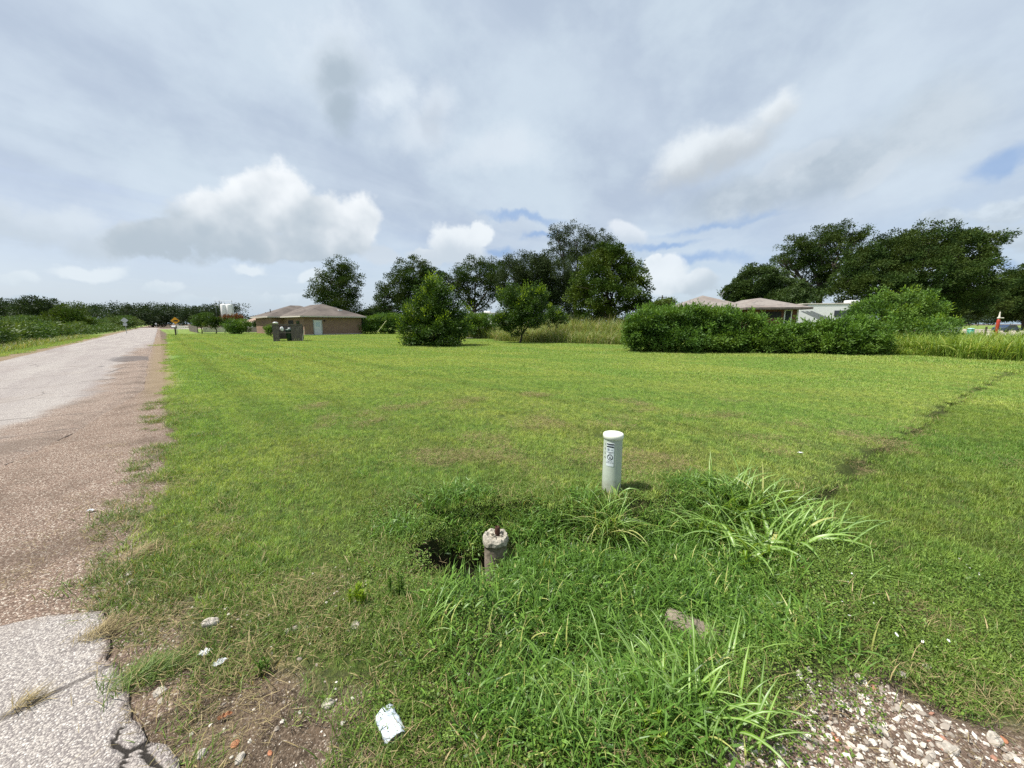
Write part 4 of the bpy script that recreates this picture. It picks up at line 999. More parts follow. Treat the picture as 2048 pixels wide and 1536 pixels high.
def leafy(rng, Cp, Dp, rc, per, leaf, flat=.6, up=.25, wl=.5, ctint=None):
    n = len(Cp) * per; ci = np.repeat(np.arange(len(Cp)), per)
    off = np.clip(rng.normal(0, 1, (n, 3)), -1.7, 1.7) * np.array([.5, .5, .5 * flat]); rcv = (rc * rng.uniform(.6, 1.3, len(Cp)))[ci][:, None]
    P_ = Cp[ci] + off * rcv; Dv = off / (np.linalg.norm(off, axis=1, keepdims=True) + 1e-6) + Dp[ci] * .5 + np.array([0, 0, up]) + rng.normal(0, .5, (n, 3))
    ct = rng.rand(len(Cp)) if ctint is None else ctint
    tint = np.clip(.68 * ct[ci] + .32 * rng.rand(n), 0, .999)
    return leaves(rng, P_, Dv, leaf * rng.uniform(.6, 1.4, n), leaf * wl * rng.uniform(.7, 1.3, n), tint)
def bez(a, b_, sag, rng, n=5):
    a, b_ = np.array(a, float), np.array(b_, float); m_ = (a + b_) / 2 + rng.normal(0, 1, 3) * np.linalg.norm(b_ - a) * .10 + np.array([0, 0, sag * np.linalg.norm(b_ - a)])
    return [(1 - t) ** 2 * a + 2 * t * (1 - t) * m_ + t * t * b_ for t in np.linspace(0, 1, n)]
OAK = 'big dark trees behind the lot'
def tree(label, cat, t, base_px, blobs, seed, mat='oak', leaf=.26, rc=1.0, per=90, clumps=None, dens=1.0, trunk_r=.35, name='tree', group=None, fork=.38, inner=.55, limbs=True, flat=.6, young=0.0, ymat='young', sprouts=0, low=-1.0, base_y=None, thick=.85, wl=.5):
    """blobs: (px, py, rx, ry) outline lumps of the crown seen at distance t; each gets its own depth"""
    rg = np.random.RandomState(seed)
    tt = t; bx, by, _ = PT(base_px, 647, tt); o = empty(name, (bx, by, 0), label, cat, group)
    cs, rs = [], []
    for (px, py, rx, ry) in blobs:
        k_ = tt / 769; dep = rg.uniform(-.35, .35) * rx * k_
        x, y, z = PT(px, py, tt + dep); cs.append((x - bx, y - by, z)); rs.append((rx * k_, rx * k_ * thick, ry * k_))
    area = sum(r[0] * r[2] for r in rs)
    rc = rc * (.8 if group == OAK else 1.0)
    nc = clumps or int(area * 5.0 * dens * (1.45 if group == OAK else 1.05) / (rc * rc))
    Cp, Dp, ki = crown_points(rg, cs, rs, nc, inner, low)
    keep = Cp[:, 2] > rc * .35; Cp, Dp, ki = Cp[keep], Dp[keep], ki[keep]
    V, Fc, T, Mi = leafy(rg, Cp, Dp, rc, per, leaf, flat, wl=wl)
    np_obj('crown', V, Fc, M[mat], o, dict(tint=T, mid=Mi))
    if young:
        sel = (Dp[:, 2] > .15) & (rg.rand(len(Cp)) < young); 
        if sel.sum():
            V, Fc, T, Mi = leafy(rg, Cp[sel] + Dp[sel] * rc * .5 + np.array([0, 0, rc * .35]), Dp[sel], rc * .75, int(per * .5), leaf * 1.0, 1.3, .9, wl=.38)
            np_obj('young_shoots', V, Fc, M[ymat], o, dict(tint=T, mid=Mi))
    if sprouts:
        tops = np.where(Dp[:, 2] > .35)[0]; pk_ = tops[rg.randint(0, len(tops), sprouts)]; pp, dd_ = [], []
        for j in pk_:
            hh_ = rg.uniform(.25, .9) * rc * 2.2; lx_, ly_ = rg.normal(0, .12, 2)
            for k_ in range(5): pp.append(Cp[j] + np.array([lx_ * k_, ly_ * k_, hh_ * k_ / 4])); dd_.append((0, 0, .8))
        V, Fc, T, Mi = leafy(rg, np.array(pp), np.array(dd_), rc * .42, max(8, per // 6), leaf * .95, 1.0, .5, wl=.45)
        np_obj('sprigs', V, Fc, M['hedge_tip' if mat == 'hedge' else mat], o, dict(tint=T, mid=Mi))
    b = MB(); top = np.array([np.mean([c_[0] for c_ in cs]) * .4, np.mean([c_[1] for c_ in cs]) * .4, max(c_[2] for c_ in cs) * fork])
    b.tube([(0, 0, -.2), (0, 0, .1), tuple(top * .5 + rg.normal(0, .05, 3)), tuple(top)], [trunk_r * 1.35, trunk_r * 1.1, trunk_r * .9, trunk_r * .75], 9)
    if limbs:
        for i, c_ in enumerate(cs):
            c_ = np.array(c_); pts_ = bez(top - np.array([0, 0, top[2] * rg.uniform(0, .25)]), c_, .05, rg, 6); b.tube(pts_, list(np.linspace(trunk_r * .55, trunk_r * .16, 6)), 6)
            idx = np.where(ki == i)[0]
            for j in rg.permutation(idx)[:10]:
                p0 = pts_[rg.randint(2, 6)]; b.tube(bez(p0, Cp[j], .04, rg, 4), list(np.linspace(trunk_r * .17, trunk_r * .04, 4)), 4, False)
    b.build('trunk', M['bark'], o, True)
    return o
OAK = 'big dark trees behind the lot'
tree('dark oak rising behind the tan brick house, open sky left and right', 'tree', 78, 690, [(680, 545, 38, 28), (655, 572, 36, 22), (700, 570, 28, 30), (640, 590, 22, 14), (690, 605, 30, 22), (705, 630, 22, 18), (664, 600, 26, 20)], 1, leaf=.30, rc=1.2, trunk_r=.4, group=OAK, dens=.75, inner=.35)
tree('broad dark oak between the brick house and the big lone bush', 'tree', 76, 835, [(830, 548, 42, 34), (800, 575, 32, 30), (850, 580, 36, 34), (775, 590, 26, 22), (820, 615, 40, 24), (762, 620, 18, 24), (860, 550, 20, 20)], 2, leaf=.30, rc=1.2, trunk_r=.45, group=OAK, dens=.85, inner=.35)
tree('dark oak showing its bare trunk above the white trailer', 'tree', 78, 950, [(955, 548, 46, 28), (915, 562, 36, 24), (995, 545, 36, 24), (925, 590, 26, 20), (985, 582, 34, 22), (955, 610, 26, 16), (890, 560, 20, 18)], 3, leaf=.30, rc=1.2, trunk_r=.42, group=OAK, dens=.75, inner=.35)
tree('tallest airy tree whose top overtops the rounded pecan', 'tree', 72, 1150, [(1150, 480, 52, 30), (1115, 465, 24, 20), (1195, 490, 38, 26), (1120, 510, 36, 24), (1165, 515, 44, 24), (1215, 500, 22, 20), (1085, 520, 18, 14), (1160, 560, 40, 40)], 4, 'oak_grey', leaf=.24, rc=1.0, trunk_r=.42, group=OAK, dens=.62, inner=.3, per=70)
tree('grey green weeping tree in front of the tallest airy tree', 'tree', 62, 1090, [(1065, 540, 46, 30), (1030, 560, 38, 34), (1110, 550, 40, 34), (1085, 590, 50, 36), (1050, 600, 40, 30), (1130, 600, 34, 40), (1020, 530, 14, 14)], 5, 'oak_grey', leaf=.24, rc=1.0, trunk_r=.34, group=OAK, dens=1.2, flat=1.1, inner=.4)
tree('rounded dense pecan tree with a short dark trunk', 'tree', 44, 1222, [(1215, 520, 44, 30), (1190, 555, 40, 36), (1245, 545, 44, 36), (1215, 590, 60, 34), (1265, 575, 34, 34), (1165, 600, 30, 28), (1270, 612, 32, 20), (1200, 622, 46, 18)], 6, 'pecan', leaf=.24, rc=.72, trunk_r=.3, group=OAK, dens=.62, fork=.25, inner=.3, low=-.6)
tree('open crowned oak left of the massive right hand oak', 'tree', 66, 1638, [(1640, 490, 50, 28), (1600, 505, 40, 28), (1680, 470, 40, 22), (1625, 535, 44, 24), (1670, 520, 36, 28), (1580, 530, 22, 12), (1650, 570, 40, 20), (1565, 522, 18, 10), (1620, 590, 36, 14), (1715, 480, 26, 16)], 7, 'oak', leaf=.26, rc=1.0, trunk_r=.55, group=OAK, dens=.75, inner=.3, fork=.42)
tree('massive wide oak filling the right side of the skyline', 'tree', 52, 1850, [(1800, 505, 70, 40), (1880, 490, 80, 38), (1740, 530, 55, 40), (1930, 500, 46, 38), (1850, 545, 90, 45), (1760, 580, 70, 40), (1945, 560, 44, 42), (1700, 560, 30, 40), (1860, 600, 90, 34), (1965, 525, 24, 14)], 8, 'oak', leaf=.26, rc=.95, trunk_r=.7, group=OAK, dens=1.0, inner=.45, fork=.3)
tree('vine smothered tree mound behind the sagging roof', 'tree', 50, 1530, [(1515, 565, 42, 34), (1555, 580, 42, 28), (1480, 585, 28, 20), (1540, 600, 60, 20), (1590, 590, 30, 20)], 9, 'vine', leaf=.22, rc=.6, trunk_r=.3, group=OAK, dens=1.7, inner=.7)
tree('dark tree at the far right edge beside the gravel drive', 'tree', 88, 2050, [(2040, 575, 46, 32), (2090, 570, 60, 44), (1995, 600, 40, 26), (2060, 620, 70, 26), (1960, 615, 30, 20), (2150, 580, 70, 60)], 10, 'oak', leaf=.34, rc=1.2, trunk_r=.4, group=OAK, dens=1.4, inner=.5)
tree('low dark tree between the massive oak and the far right tree', 'tree', 64, 1915, [(1900, 610, 50, 26), (1950, 605, 40, 24), (1850, 620, 50, 20)], 11, 'oak', leaf=.28, rc=.9, trunk_r=.3, group=OAK, dens=1.2, inner=.5)
tree('small leafy tree just right of the pecan beside a utility pole', 'tree', 40, 1325, [(1318, 612, 16, 12), (1335, 604, 12, 8), (1300, 618, 12, 9)], 12, 'far_bush', leaf=.2, rc=.45, trunk_r=.08, group=OAK, dens=1.3)
tree('hazy low tree behind the right end of the brick house', 'tree', 95, 745, [(745, 630, 24, 14), (770, 625, 18, 14)], 13, 'far_leaf', leaf=.35, rc=1.1, trunk_r=.25, group=OAK, dens=1.2)
LB = 'bushes standing on the mown lot'
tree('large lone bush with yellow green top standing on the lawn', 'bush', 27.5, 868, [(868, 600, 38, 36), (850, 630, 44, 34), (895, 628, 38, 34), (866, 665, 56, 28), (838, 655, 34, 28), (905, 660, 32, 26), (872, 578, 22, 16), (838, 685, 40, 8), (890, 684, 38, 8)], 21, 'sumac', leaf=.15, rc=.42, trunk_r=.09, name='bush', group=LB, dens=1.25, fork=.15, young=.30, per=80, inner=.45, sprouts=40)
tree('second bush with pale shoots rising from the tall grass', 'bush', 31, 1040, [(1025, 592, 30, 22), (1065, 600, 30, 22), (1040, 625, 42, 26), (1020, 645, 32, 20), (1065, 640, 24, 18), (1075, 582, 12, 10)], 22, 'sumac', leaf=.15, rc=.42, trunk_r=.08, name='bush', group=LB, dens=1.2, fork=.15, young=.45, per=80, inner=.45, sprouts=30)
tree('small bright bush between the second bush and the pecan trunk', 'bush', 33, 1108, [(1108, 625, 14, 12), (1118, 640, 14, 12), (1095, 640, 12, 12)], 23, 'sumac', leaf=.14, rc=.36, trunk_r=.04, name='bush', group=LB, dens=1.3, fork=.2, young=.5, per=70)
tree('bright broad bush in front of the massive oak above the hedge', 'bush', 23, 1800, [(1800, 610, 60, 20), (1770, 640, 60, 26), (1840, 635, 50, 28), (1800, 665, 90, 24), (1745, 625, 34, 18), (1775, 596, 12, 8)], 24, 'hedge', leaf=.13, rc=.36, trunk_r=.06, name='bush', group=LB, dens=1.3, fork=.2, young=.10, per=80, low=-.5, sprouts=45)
tree('green shrub growth right of the brick house along the lot edge', 'hedge', 58, 770, [(745, 650, 18, 14), (775, 650, 20, 14), (805, 650, 20, 14), (790, 640, 24, 12), (760, 640, 20, 10), (725, 655, 8, 10)], 25, 'hedge', leaf=.22, rc=.55, trunk_r=.05, name='hedge', group=LB, dens=1.8, fork=.2, limbs=False)
tree('low green bush growing under the white trailer', 'bush', 40, 962, [(945, 640, 22, 14), (972, 640, 24, 12), (955, 655, 34, 12)], 26, 'hedge', leaf=.17, rc=.42, trunk_r=.05, name='bush', group=LB, dens=1.5, fork=.2, limbs=False)
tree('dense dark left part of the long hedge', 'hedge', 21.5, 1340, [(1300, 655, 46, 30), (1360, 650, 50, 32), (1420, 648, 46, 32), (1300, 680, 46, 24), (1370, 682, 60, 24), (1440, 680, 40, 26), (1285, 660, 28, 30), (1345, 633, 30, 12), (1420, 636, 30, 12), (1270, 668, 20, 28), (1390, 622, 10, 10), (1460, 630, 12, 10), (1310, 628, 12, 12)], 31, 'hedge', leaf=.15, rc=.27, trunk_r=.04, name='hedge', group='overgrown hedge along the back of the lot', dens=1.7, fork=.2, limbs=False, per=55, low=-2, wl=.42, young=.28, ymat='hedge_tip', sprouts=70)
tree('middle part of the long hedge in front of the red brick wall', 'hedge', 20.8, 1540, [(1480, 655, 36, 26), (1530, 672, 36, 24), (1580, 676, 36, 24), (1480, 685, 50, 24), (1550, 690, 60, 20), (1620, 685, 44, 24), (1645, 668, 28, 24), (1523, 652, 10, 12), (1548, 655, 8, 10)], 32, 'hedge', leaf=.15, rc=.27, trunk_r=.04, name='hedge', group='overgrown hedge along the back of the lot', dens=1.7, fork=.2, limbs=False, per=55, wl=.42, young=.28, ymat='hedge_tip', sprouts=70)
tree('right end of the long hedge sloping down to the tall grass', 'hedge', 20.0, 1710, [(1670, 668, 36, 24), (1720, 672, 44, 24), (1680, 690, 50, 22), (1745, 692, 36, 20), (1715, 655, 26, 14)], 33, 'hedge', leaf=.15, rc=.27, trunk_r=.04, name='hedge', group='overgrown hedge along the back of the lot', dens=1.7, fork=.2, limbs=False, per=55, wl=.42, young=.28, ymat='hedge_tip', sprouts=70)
# yard shrubs by the tan fence
YS = 'shrubs pruned up on small trunks by the fence'
tree('bushy shrub nearest the wooden fence end with pale top', 'shrub', 62, 402, [(400, 640, 12, 10), (412, 636, 12, 9), (388, 640, 8, 8)], 41, 'far_bush', leaf=.2, rc=.5, trunk_r=.08, name='shrub', group=YS, dens=1.5)
tree('dark shrub with a visible forked trunk in the middle of the row', 'shrub', 60, 430, [(425, 646, 12, 8), (440, 642, 13, 8)], 42, 'pecan', leaf=.2, rc=.5, trunk_r=.08, name='shrub', group=YS, dens=1.5)
tree('rounded bright green shrub at the right end of the row', 'shrub', 58, 475, [(465, 650, 14, 9), (482, 650, 14, 9), (473, 660, 16, 7)], 43, 'hedge', leaf=.2, rc=.5, trunk_r=.08, name='shrub', group=YS, dens=1.7)
tree('reddish brown leaved shrub behind the row', 'shrub', 66, 463, [(455, 637, 10, 6), (472, 635, 11, 6)], 44, 'red_leaf', leaf=.2, rc=.5, trunk_r=.06, name='shrub', group=YS, dens=1.5)
tree('small shrub left of the wooden bin corral', 'shrub', 44, 542, [(540, 660, 8, 8), (546, 655, 6, 6)], 45, 'hedge', leaf=.15, rc=.35, trunk_r=.03, name='shrub', group=YS, dens=1.5, limbs=False)
tree('dark little tree before the long tan roofed building', 'shrub', 74, 512, [(512, 648, 7, 5), (518, 652, 7, 5)], 46, 'oak', leaf=.2, rc=.5, trunk_r=.06, name='shrub', group=YS, dens=1.4)
# far left woods
FW = 'trees of the far woods left of the road'
tree('tallest dark humped tree in the woods at far left', 'tree', 120, 80, [(80, 612, 28, 18), (60, 622, 30, 14), (100, 620, 20, 16)], 51, 'far_leaf', leaf=.5, rc=1.6, trunk_r=.3, group=FW, dens=1.2)
tree('rounded green tree standing forward of the far left woods', 'tree', 75, 135, [(135, 622, 24, 18), (148, 640, 22, 18), (120, 640, 20, 18), (140, 650, 26, 12)], 52, 'pecan', leaf=.32, rc=1.0, trunk_r=.25, group=FW, dens=1.3, low=-.7)
tree('dark flat topped tree straight beyond the end of the road', 'tree', 175, 305, [(300, 622, 26, 13), (325, 625, 22, 13), (345, 630, 16, 14), (285, 635, 16, 16), (320, 642, 34, 10)], 53, 'far_leaf', leaf=.6, rc=2.0, trunk_r=.4, group=FW, dens=1.4)
tree('dark tree at the left edge of the picture behind bushes', 'tree', 130, 10, [(10, 615, 34, 14), (-30, 615, 40, 18), (40, 622, 20, 12)], 54, 'far_leaf', leaf=.5, rc=1.6, trunk_r=.3, group=FW, dens=1.3)
tree('small airy tree poking above the woods before the road end', 'tree', 140, 255, [(255, 620, 9, 10), (250, 630, 12, 10)], 55, 'far_leaf', leaf=.4, rc=1.2, trunk_r=.2, group=FW, dens=.9)
tree('thin bare topped tree poking above the middle of the woods', 'tree', 140, 178, [(178, 622, 10, 10), (170, 630, 12, 8), (195, 628, 16, 8)], 56, 'far_leaf', leaf=.4, rc=1.2, trunk_r=.2, group=FW, dens=.5)
tree('spreading dark tree right of the yellow road sign', 'tree', 150, 385, [(372, 628, 14, 10), (395, 625, 16, 10), (415, 622, 16, 10), (385, 638, 26, 10), (430, 630, 14, 10)], 57, 'far_leaf', leaf=.5, rc=1.6, trunk_r=.3, group=FW, dens=1.2)
def mass(name, label, items, seed, mat, leaf, rc, per, dens):
    rg = np.random.RandomState(seed); cs, rs = [], []
    for (px, py, t, rx, ry) in items:
        x, y, z = PT(px, py, t); k_ = t / 769; cs.append((x, y, z)); rs.append((rx * k_, rx * k_ * .8, ry * k_))
    area = sum(r[0] * r[2] for r in rs); Cp, Dp, _ = crown_points(rg, cs, rs, int(area * 4.5 * dens / rc / rc), .6)
    kp = Cp[:, 2] > .1; V, Fc, T, Mi = leafy(rg, Cp[kp], Dp[kp], rc, per, leaf)
    return tag(np_obj(name, V, Fc, M[mat], attrs=dict(tint=T, mid=Mi)), label, None, None, 'stuff')
mass('far_woods', 'continuous dark woods far beyond the road', [(x_, 630 + 4 * math.sin(x_ * .05), 165 + 10 * math.sin(x_ * .02), 20, 18) for x_ in range(-40, 480, 15)], 61, 'far_leaf', .6, 2.0, 60, 1.2)
mass('distant_treeline', 'low distant tree line behind the buildings', [(x_, 642 - 3 * math.sin(x_ * .11), 210, 16, 10) for x_ in list(range(470, 760, 12))] + [(x_, 640, 120, 20, 10) for x_ in range(1240, 1500, 20)] , 62, 'far_leaf', .8, 2.4, 50, 1.1)
mass('roadside_undergrowth', 'bright tangled undergrowth along the left verge', [(rng.uniform(-60, 250), 0, 0, 0, 0) for _ in range(0)] + [(x_, .5 * (690 - .125 * x_ + 641 + .05 * x_ + 5 * math.sin(x_ * .11)), 1230 / (690 - .125 * x_ - 647), 16, .5 * (690 - .125 * x_ - 641 - .05 * x_ - 5 * math.sin(x_ * .11))) for x_ in range(-140, 255, 9)] + [(x_, 648 + 3 * math.sin(x_ * .07), 68 + x_ * .16, 20, 13) for x_ in range(-80, 270, 14)], 63, 'far_bush', .24, .6, 50, 1.3)

mass('background_brush', 'dark brush filling the ground under the big trees', [(x_, 634 + 3 * math.sin(x_ * .08), 74, 26, 14) for x_ in range(1840, 1970, 22)] + [(x_, 630 + 3 * math.sin(x_ * .08), 110, 22, 16) for x_ in range(1960, 2300, 20)] + [(x_, 640, 80, 20, 12) for x_ in range(620, 1300, 18)] + [(x_, 640 + 2 * math.sin(x_ * .2), 46, 14, 10) for x_ in range(1110, 1220, 12)], 64, 'far_leaf', .34, 1.0, 60, 1.2)
# tall rough grass at the foot of the hedge and in front of the second bush
def tall(name, label, spots, n, L, W, seed, mat):
    rg = np.random.RandomState(seed); B, LL = [], []
    for (x0, y0), (x1, y1), wd, hh in spots:
        t = rg.rand(n); d = np.array((x1 - x0, y1 - y0)); nn = np.array((-d[1], d[0])) / np.linalg.norm(d)
        o_ = rg.uniform(-.5, .5, n) * wd; B.append(np.stack([x0 + d[0] * t + nn[0] * o_, y0 + d[1] * t + nn[1] * o_, 0 * t - .02], -1)); LL.append(np.full(n, hh))
    B = np.concatenate(B); LL = np.concatenate(LL); n = len(B)
    V, Fc, T, Mi = blades(rg, B, rg.uniform(0, 6.28, n), LL * rg.uniform(.6, 1.35, n), W * rg.uniform(.6, 1.4, n), rg.uniform(0, .45, n), rg.uniform(.5, 2.1, n), 5)
    return tag(np_obj(name, V, Fc, M[mat], attrs=dict(tint=T, mid=Mi)), label, None, None, 'stuff')
g1 = lambda px, py: G(px, py)
tall('tall_grass', 'tall arching green grass at the right end of the hedge', [(g1(1770, 705), g1(1930, 716), 1.8, 1.1), (g1(1900, 716), g1(2080, 722), 2.2, 1.1), (g1(1800, 690), g1(2090, 700), 2.6, 1.3), (g1(1690, 708), g1(1900, 714), .7, .4)], 2600, .95, .026, 71, 'tallgrass')
tall('rough_grass', 'pale seeding rough grass between the bush and the hedge', [(g1(935, 676), g1(1120, 684), 2.2, 1.3), (g1(1000, 682), g1(1260, 690), 2.4, 1.2), (g1(1090, 680), g1(1260, 684), 3.5, 2.1), (g1(960, 668), g1(1180, 674), 3.0, 2.3)], 4600, 1.0, .026, 72, 'roadside')
tall('verge_grass', 'uneven grass along the far left verge', [(tuple(RD * 18 + RN * (QL - 2.6)), tuple(RD * 70 + RN * (QL - 2.6)), 3.0, .45)], 5000, .5, .03, 73, 'roadside')

# ------------------------------------------------------------------ buildings
def hip(A, d1, d2, L1, L2, ze, zr, ov, mat, par, name='roof', along=2, fascia=.16, set_=None, fmat=None):
    A, d1, d2 = np.array(A, float), np.array(d1, float), np.array(d2, float)
    c = lambda a, b_, z: tuple((A + d1 * a + d2 * b_).tolist()) + (z,)
    e = [(-ov, -ov), (L1 + ov, -ov), (L1 + ov, L2 + ov), (-ov, L2 + ov)]
    if along == 2: h = (L1 / 2) if set_ is None else set_; r = [(L1 / 2, h), (L1 / 2, L2 - h)]; fs = [(0, 1, 4), (1, 2, 5, 4), (2, 3, 5), (3, 0, 4, 5)]
    else: h = (L2 / 2) if set_ is None else set_; r = [(h, L2 / 2), (L1 - h, L2 / 2)]; fs = [(0, 1, 5, 4), (1, 2, 5), (2, 3, 4, 5), (3, 0, 4)]
    vs = [c(a, b_, ze) for a, b_ in e] + [c(a, b_, zr) for a, b_ in r]
    o = MB().add(vs, fs).build(name, mat, par)
    lo = [c(a, b_, ze - .004) for a, b_ in e] + [c(a, b_, ze - fascia) for a, b_ in e] + [c(a * 1, b_ * 1, ze - fascia) for a, b_ in [(0, 0), (L1, 0), (L1, L2), (0, L2)]]
    MB().add(lo, [(0, 1, 5, 4), (1, 2, 6, 5), (2, 3, 7, 6), (3, 0, 4, 7), (4, 5, 9, 8), (5, 6, 10, 9), (6, 7, 11, 10), (7, 4, 8, 11)]).build('fascia', fmat or M['cream'], o)
    return o
def walls(A, d1, d2, L1, L2, h, mat, par, name='wall'):
    A, d1, d2 = np.array(A, float), np.array(d1, float), np.array(d2, float)
    c = lambda a, b_, z: tuple((A + d1 * a + d2 * b_).tolist()) + (z,)
    vs = [c(a, b_, z) for z in (-.2, h) for a, b_ in [(0, 0), (L1, 0), (L1, L2), (0, L2)]]
    return MB().add(vs, [(0, 1, 5, 4), (1, 2, 6, 5), (2, 3, 7, 6), (3, 0, 4, 7)]).build(name, mat, par)
def at_root(lb, cat, name, A, group=None):
    return empty(name, (0, 0, 0), lb, cat, group)
d1 = np.array((.70, .714)); d2 = np.array((-.714, .70)); A = np.array(G(610, 671)[:2])
hs = at_root('low tan brick house with a hipped grey shingle roof and white door', 'house', 'brick_house', A)
walls(A, d1, d2, 7.9, 13.0, 2.42, M['brick'], hs)
rf = hip(A, d1, d2, 7.9, 13.0, 2.62, 4.45, .6, M['roof_grey'], hs, set_=3.9)
A2 = A + d1 * -1.6 + d2 * 9
walls(A2, d1, d2, 9.4, 9.0, 2.42, M['brick'], hs)
rf2 = hip(A2, d1, d2, 9.4, 9.0, 2.64, 4.5, .6, M['roof_grey'], hs, along=1, set_=4.0)
P3 = lambda a, b_, z: tuple((A + d1 * a + d2 * b_).tolist()) + (z,)
b = MB(); b.box(P3(1.72, -.03, 1.02), (.92, .08, 2.04), (*d1, 0)); dr_ = b.build('door', simple('grey_door', (.66, .68, .68), .5, .1, 3), hs)
b = MB(); b.box(P3(1.72, -.075, 1.5), (.55, .02, .62), (*d1, 0)); b.build('door_pane', simple('pale_glass', (.50, .58, .62), .2, .1, 3), dr_)
b = MB(); b.box(P3(1.19, -.03, 1.05), (.12, .1, 2.12), (*d1, 0)); b.box(P3(2.25, -.03, 1.05), (.12, .1, 2.12), (*d1, 0)); b.build('door_frame', M['galv'], dr_)
b = MB(); b.lathe([(.06, 0), (.09, .05), (.09, .16), (.03, .2)], c=P3(2.62, -.12, 1.88), n=10); b.build('wall_lamp', M['dark'], hs)
b = MB(); b.box(P3(5.5, 1.6, 3.52), (.55, .4, .16), (*d1, 0)); b.build('roof_vent', M['white'], rf)
b = MB(); b.tube([P3(1.6, 4.2, 3.2), P3(1.6, 4.2, 3.55)], .07, 8); b.build('vent_pipe', M['dark'], rf)
b = MB(); b.tube([P3(-.5, 13.5, 2.9), P3(-.5, 13.5, 3.85)], .06, 8); b.build('vent_pipe', M['dark'], rf2)
b = MB(); b.box(P3(-.02, 2.4, 1.35), (.05, 1.3, 1.2), (*d1, 0)); b.build('window', M['glass'], hs)
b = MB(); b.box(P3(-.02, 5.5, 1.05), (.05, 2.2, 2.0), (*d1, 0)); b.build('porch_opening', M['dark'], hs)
b = MB(); b.box(P3(3.95, -.02, .06), (7.9, .08, .16), (*d1, 0)); b.build('plinth', M['slab'], hs)

# long low tan building and the pale shed behind it
lx = PT(491, 647, 92); rx_ = PT(612, 647, 84)
A = np.array(lx[:2]); dd = np.array(rx_[:2]) - A; Ln = np.linalg.norm(dd); d1 = dd / Ln; d2 = np.array((-d1[1], d1[0]))
bl = at_root('long low building with a tan shingle roof beyond the grey fence', 'building', 'long_building', A)
walls(A, d1, d2, Ln, 9, 1.9, M['white'], bl); hip(A, d1, d2, Ln, 9, 1.95, 3.9, .5, M['roof_tan'], bl, along=1, set_=1.0)
P3 = lambda a, b_, z: tuple((A + d1 * a + d2 * b_).tolist()) + (z,)
for i, a in enumerate((1.6, 3.6, 5.4, 7.8)):
    b = MB(); b.box(P3(a, -.03, 1.15), (.9, .06, .8), (*d1, 0)); w_ = b.build('window', M['glass'], bl)
A = np.array(PT(555, 647, 120)[:2]); sh = at_root('pale flat roofed shed peeking over the long tan roof', 'shed', 'metal_shed', A)
walls(A, (1, 0), (0, 1), 15, 8, 3.6, M['cream'], sh); b = MB(); b.box((A[0] + 7.5, A[1] + 4, 3.9), (15.6, 8.6, .5)); b.build('roof', M['cream'], sh)
# storage tank with a ladder cage
t_ = 150; x, y, _ = PT(457, 647, t_); tk = at_root('tall white storage tank with a pipe frame beside it', 'tank', 'storage_tank', None)
for i, (ox, rr_) in enumerate(((-1.0, 1.15), (.95, 1.15))):
    b = MB(); b.lathe([(rr_, 0), (rr_, 8.6), (rr_ * .9, 8.9), (rr_ * .3, 9.1)], c=(x + ox, y + .25 * i, 0), n=20); b.build('cylinder_shell', M['white'], tk, True)
b = MB()
for ox in (-4.2, -2.6, 2.2): b.tube([(x + ox, y, 0), (x + ox, y, 10.4)], .07, 6)
for z in (8.6, 10.2): b.tube([(x - 4.6, y, z), (x + 2.6, y, z)], .07, 6)
b.build('pipe_frame', M['galv'], tk)
# abandoned house right
A = np.array(PT(1340, 647, 36)[:2]); B_ = np.array(PT(1504, 647, 34.5)[:2]); dd = B_ - A; Ln = np.linalg.norm(dd); d1 = dd / Ln; d2 = np.array((-d1[1], d1[0]))
ab = at_root('abandoned red brick house with a bleached sagging roof above the hedge', 'house', 'abandoned_house', A)
walls(A, d1, d2, Ln, 7, 2.75, M['brick_red'], ab); r1 = hip(A, d1, d2, Ln, 7, 2.85, 4.35, .6, M['roof_ruin'], ab, along=1, set_=3.45, fmat=M['wood'])
A2 = np.array(PT(1500, 647, 32.3)[:2]); B_ = np.array(PT(1592, 647, 31.8)[:2]); dd = B_ - A2; Ln2 = np.linalg.norm(dd); e1 = dd / Ln2; e2 = np.array((-e1[1], e1[0]))
walls(A2, e1, e2, Ln2, 9, 2.75, M['brick_red'], ab); r2_ = hip(A2, e1, e2, Ln2, 9, 2.90, 3.85, .75, M['roof_ruin'], ab, along=2, set_=2.6, fmat=M['wood'])
Q3 = lambda a, b_, z: tuple((A2 + e1 * a + e2 * b_).tolist()) + (z,)
b = MB(); b.box(Q3(Ln2 - .72, -.03, 1.7), (.42, .08, 1.9), (*e1, 0)); wn = b.build('window', M['glass'], ab)
b = MB(); b.box(Q3(Ln2 - .97, -.06, 1.7), (.07, .1, 2.0), (*e1, 0)); b.box(Q3(Ln2 - .47, -.06, 1.7), (.07, .1, 2.0), (*e1, 0)); b.box(Q3(Ln2 - .72, -.06, 2.68), (.42, .1, .06), (*e1, 0)); b.build('window_frame', M['white'], wn)
b = MB(); b.box(Q3(Ln2 + .02, -.02, 1.35), (.10, .12, 2.7), (*e1, 0)); b.build('corner_trim', M['white'], ab)
b = MB(); b.box(Q3(1.5, -.05, 2.3), (1.6, .06, .5), (*e1, 0)); b.build('boarded_gap', M['dark'], ab)
b = MB()
for i in range(9):
    a = 2.4 + i * .55; b.box(tuple((A + d1 * a + d2 * -.45).tolist()) + (2.93 + .05 * (i % 3),), (.35, .14, .02), (*d1, 0), (0, -.3, 1))
b.build('torn_shingles', M['dark'], r1)
b = MB()
for px_ in (1352, 1380):
    x_, y_, z_ = PT(px_, 600, 36.5); b.tube([(x_, y_, 3.0), (x_, y_, z_ + .05)], .03, 6)
b.build('vent_pipes', M['galv'], r1)
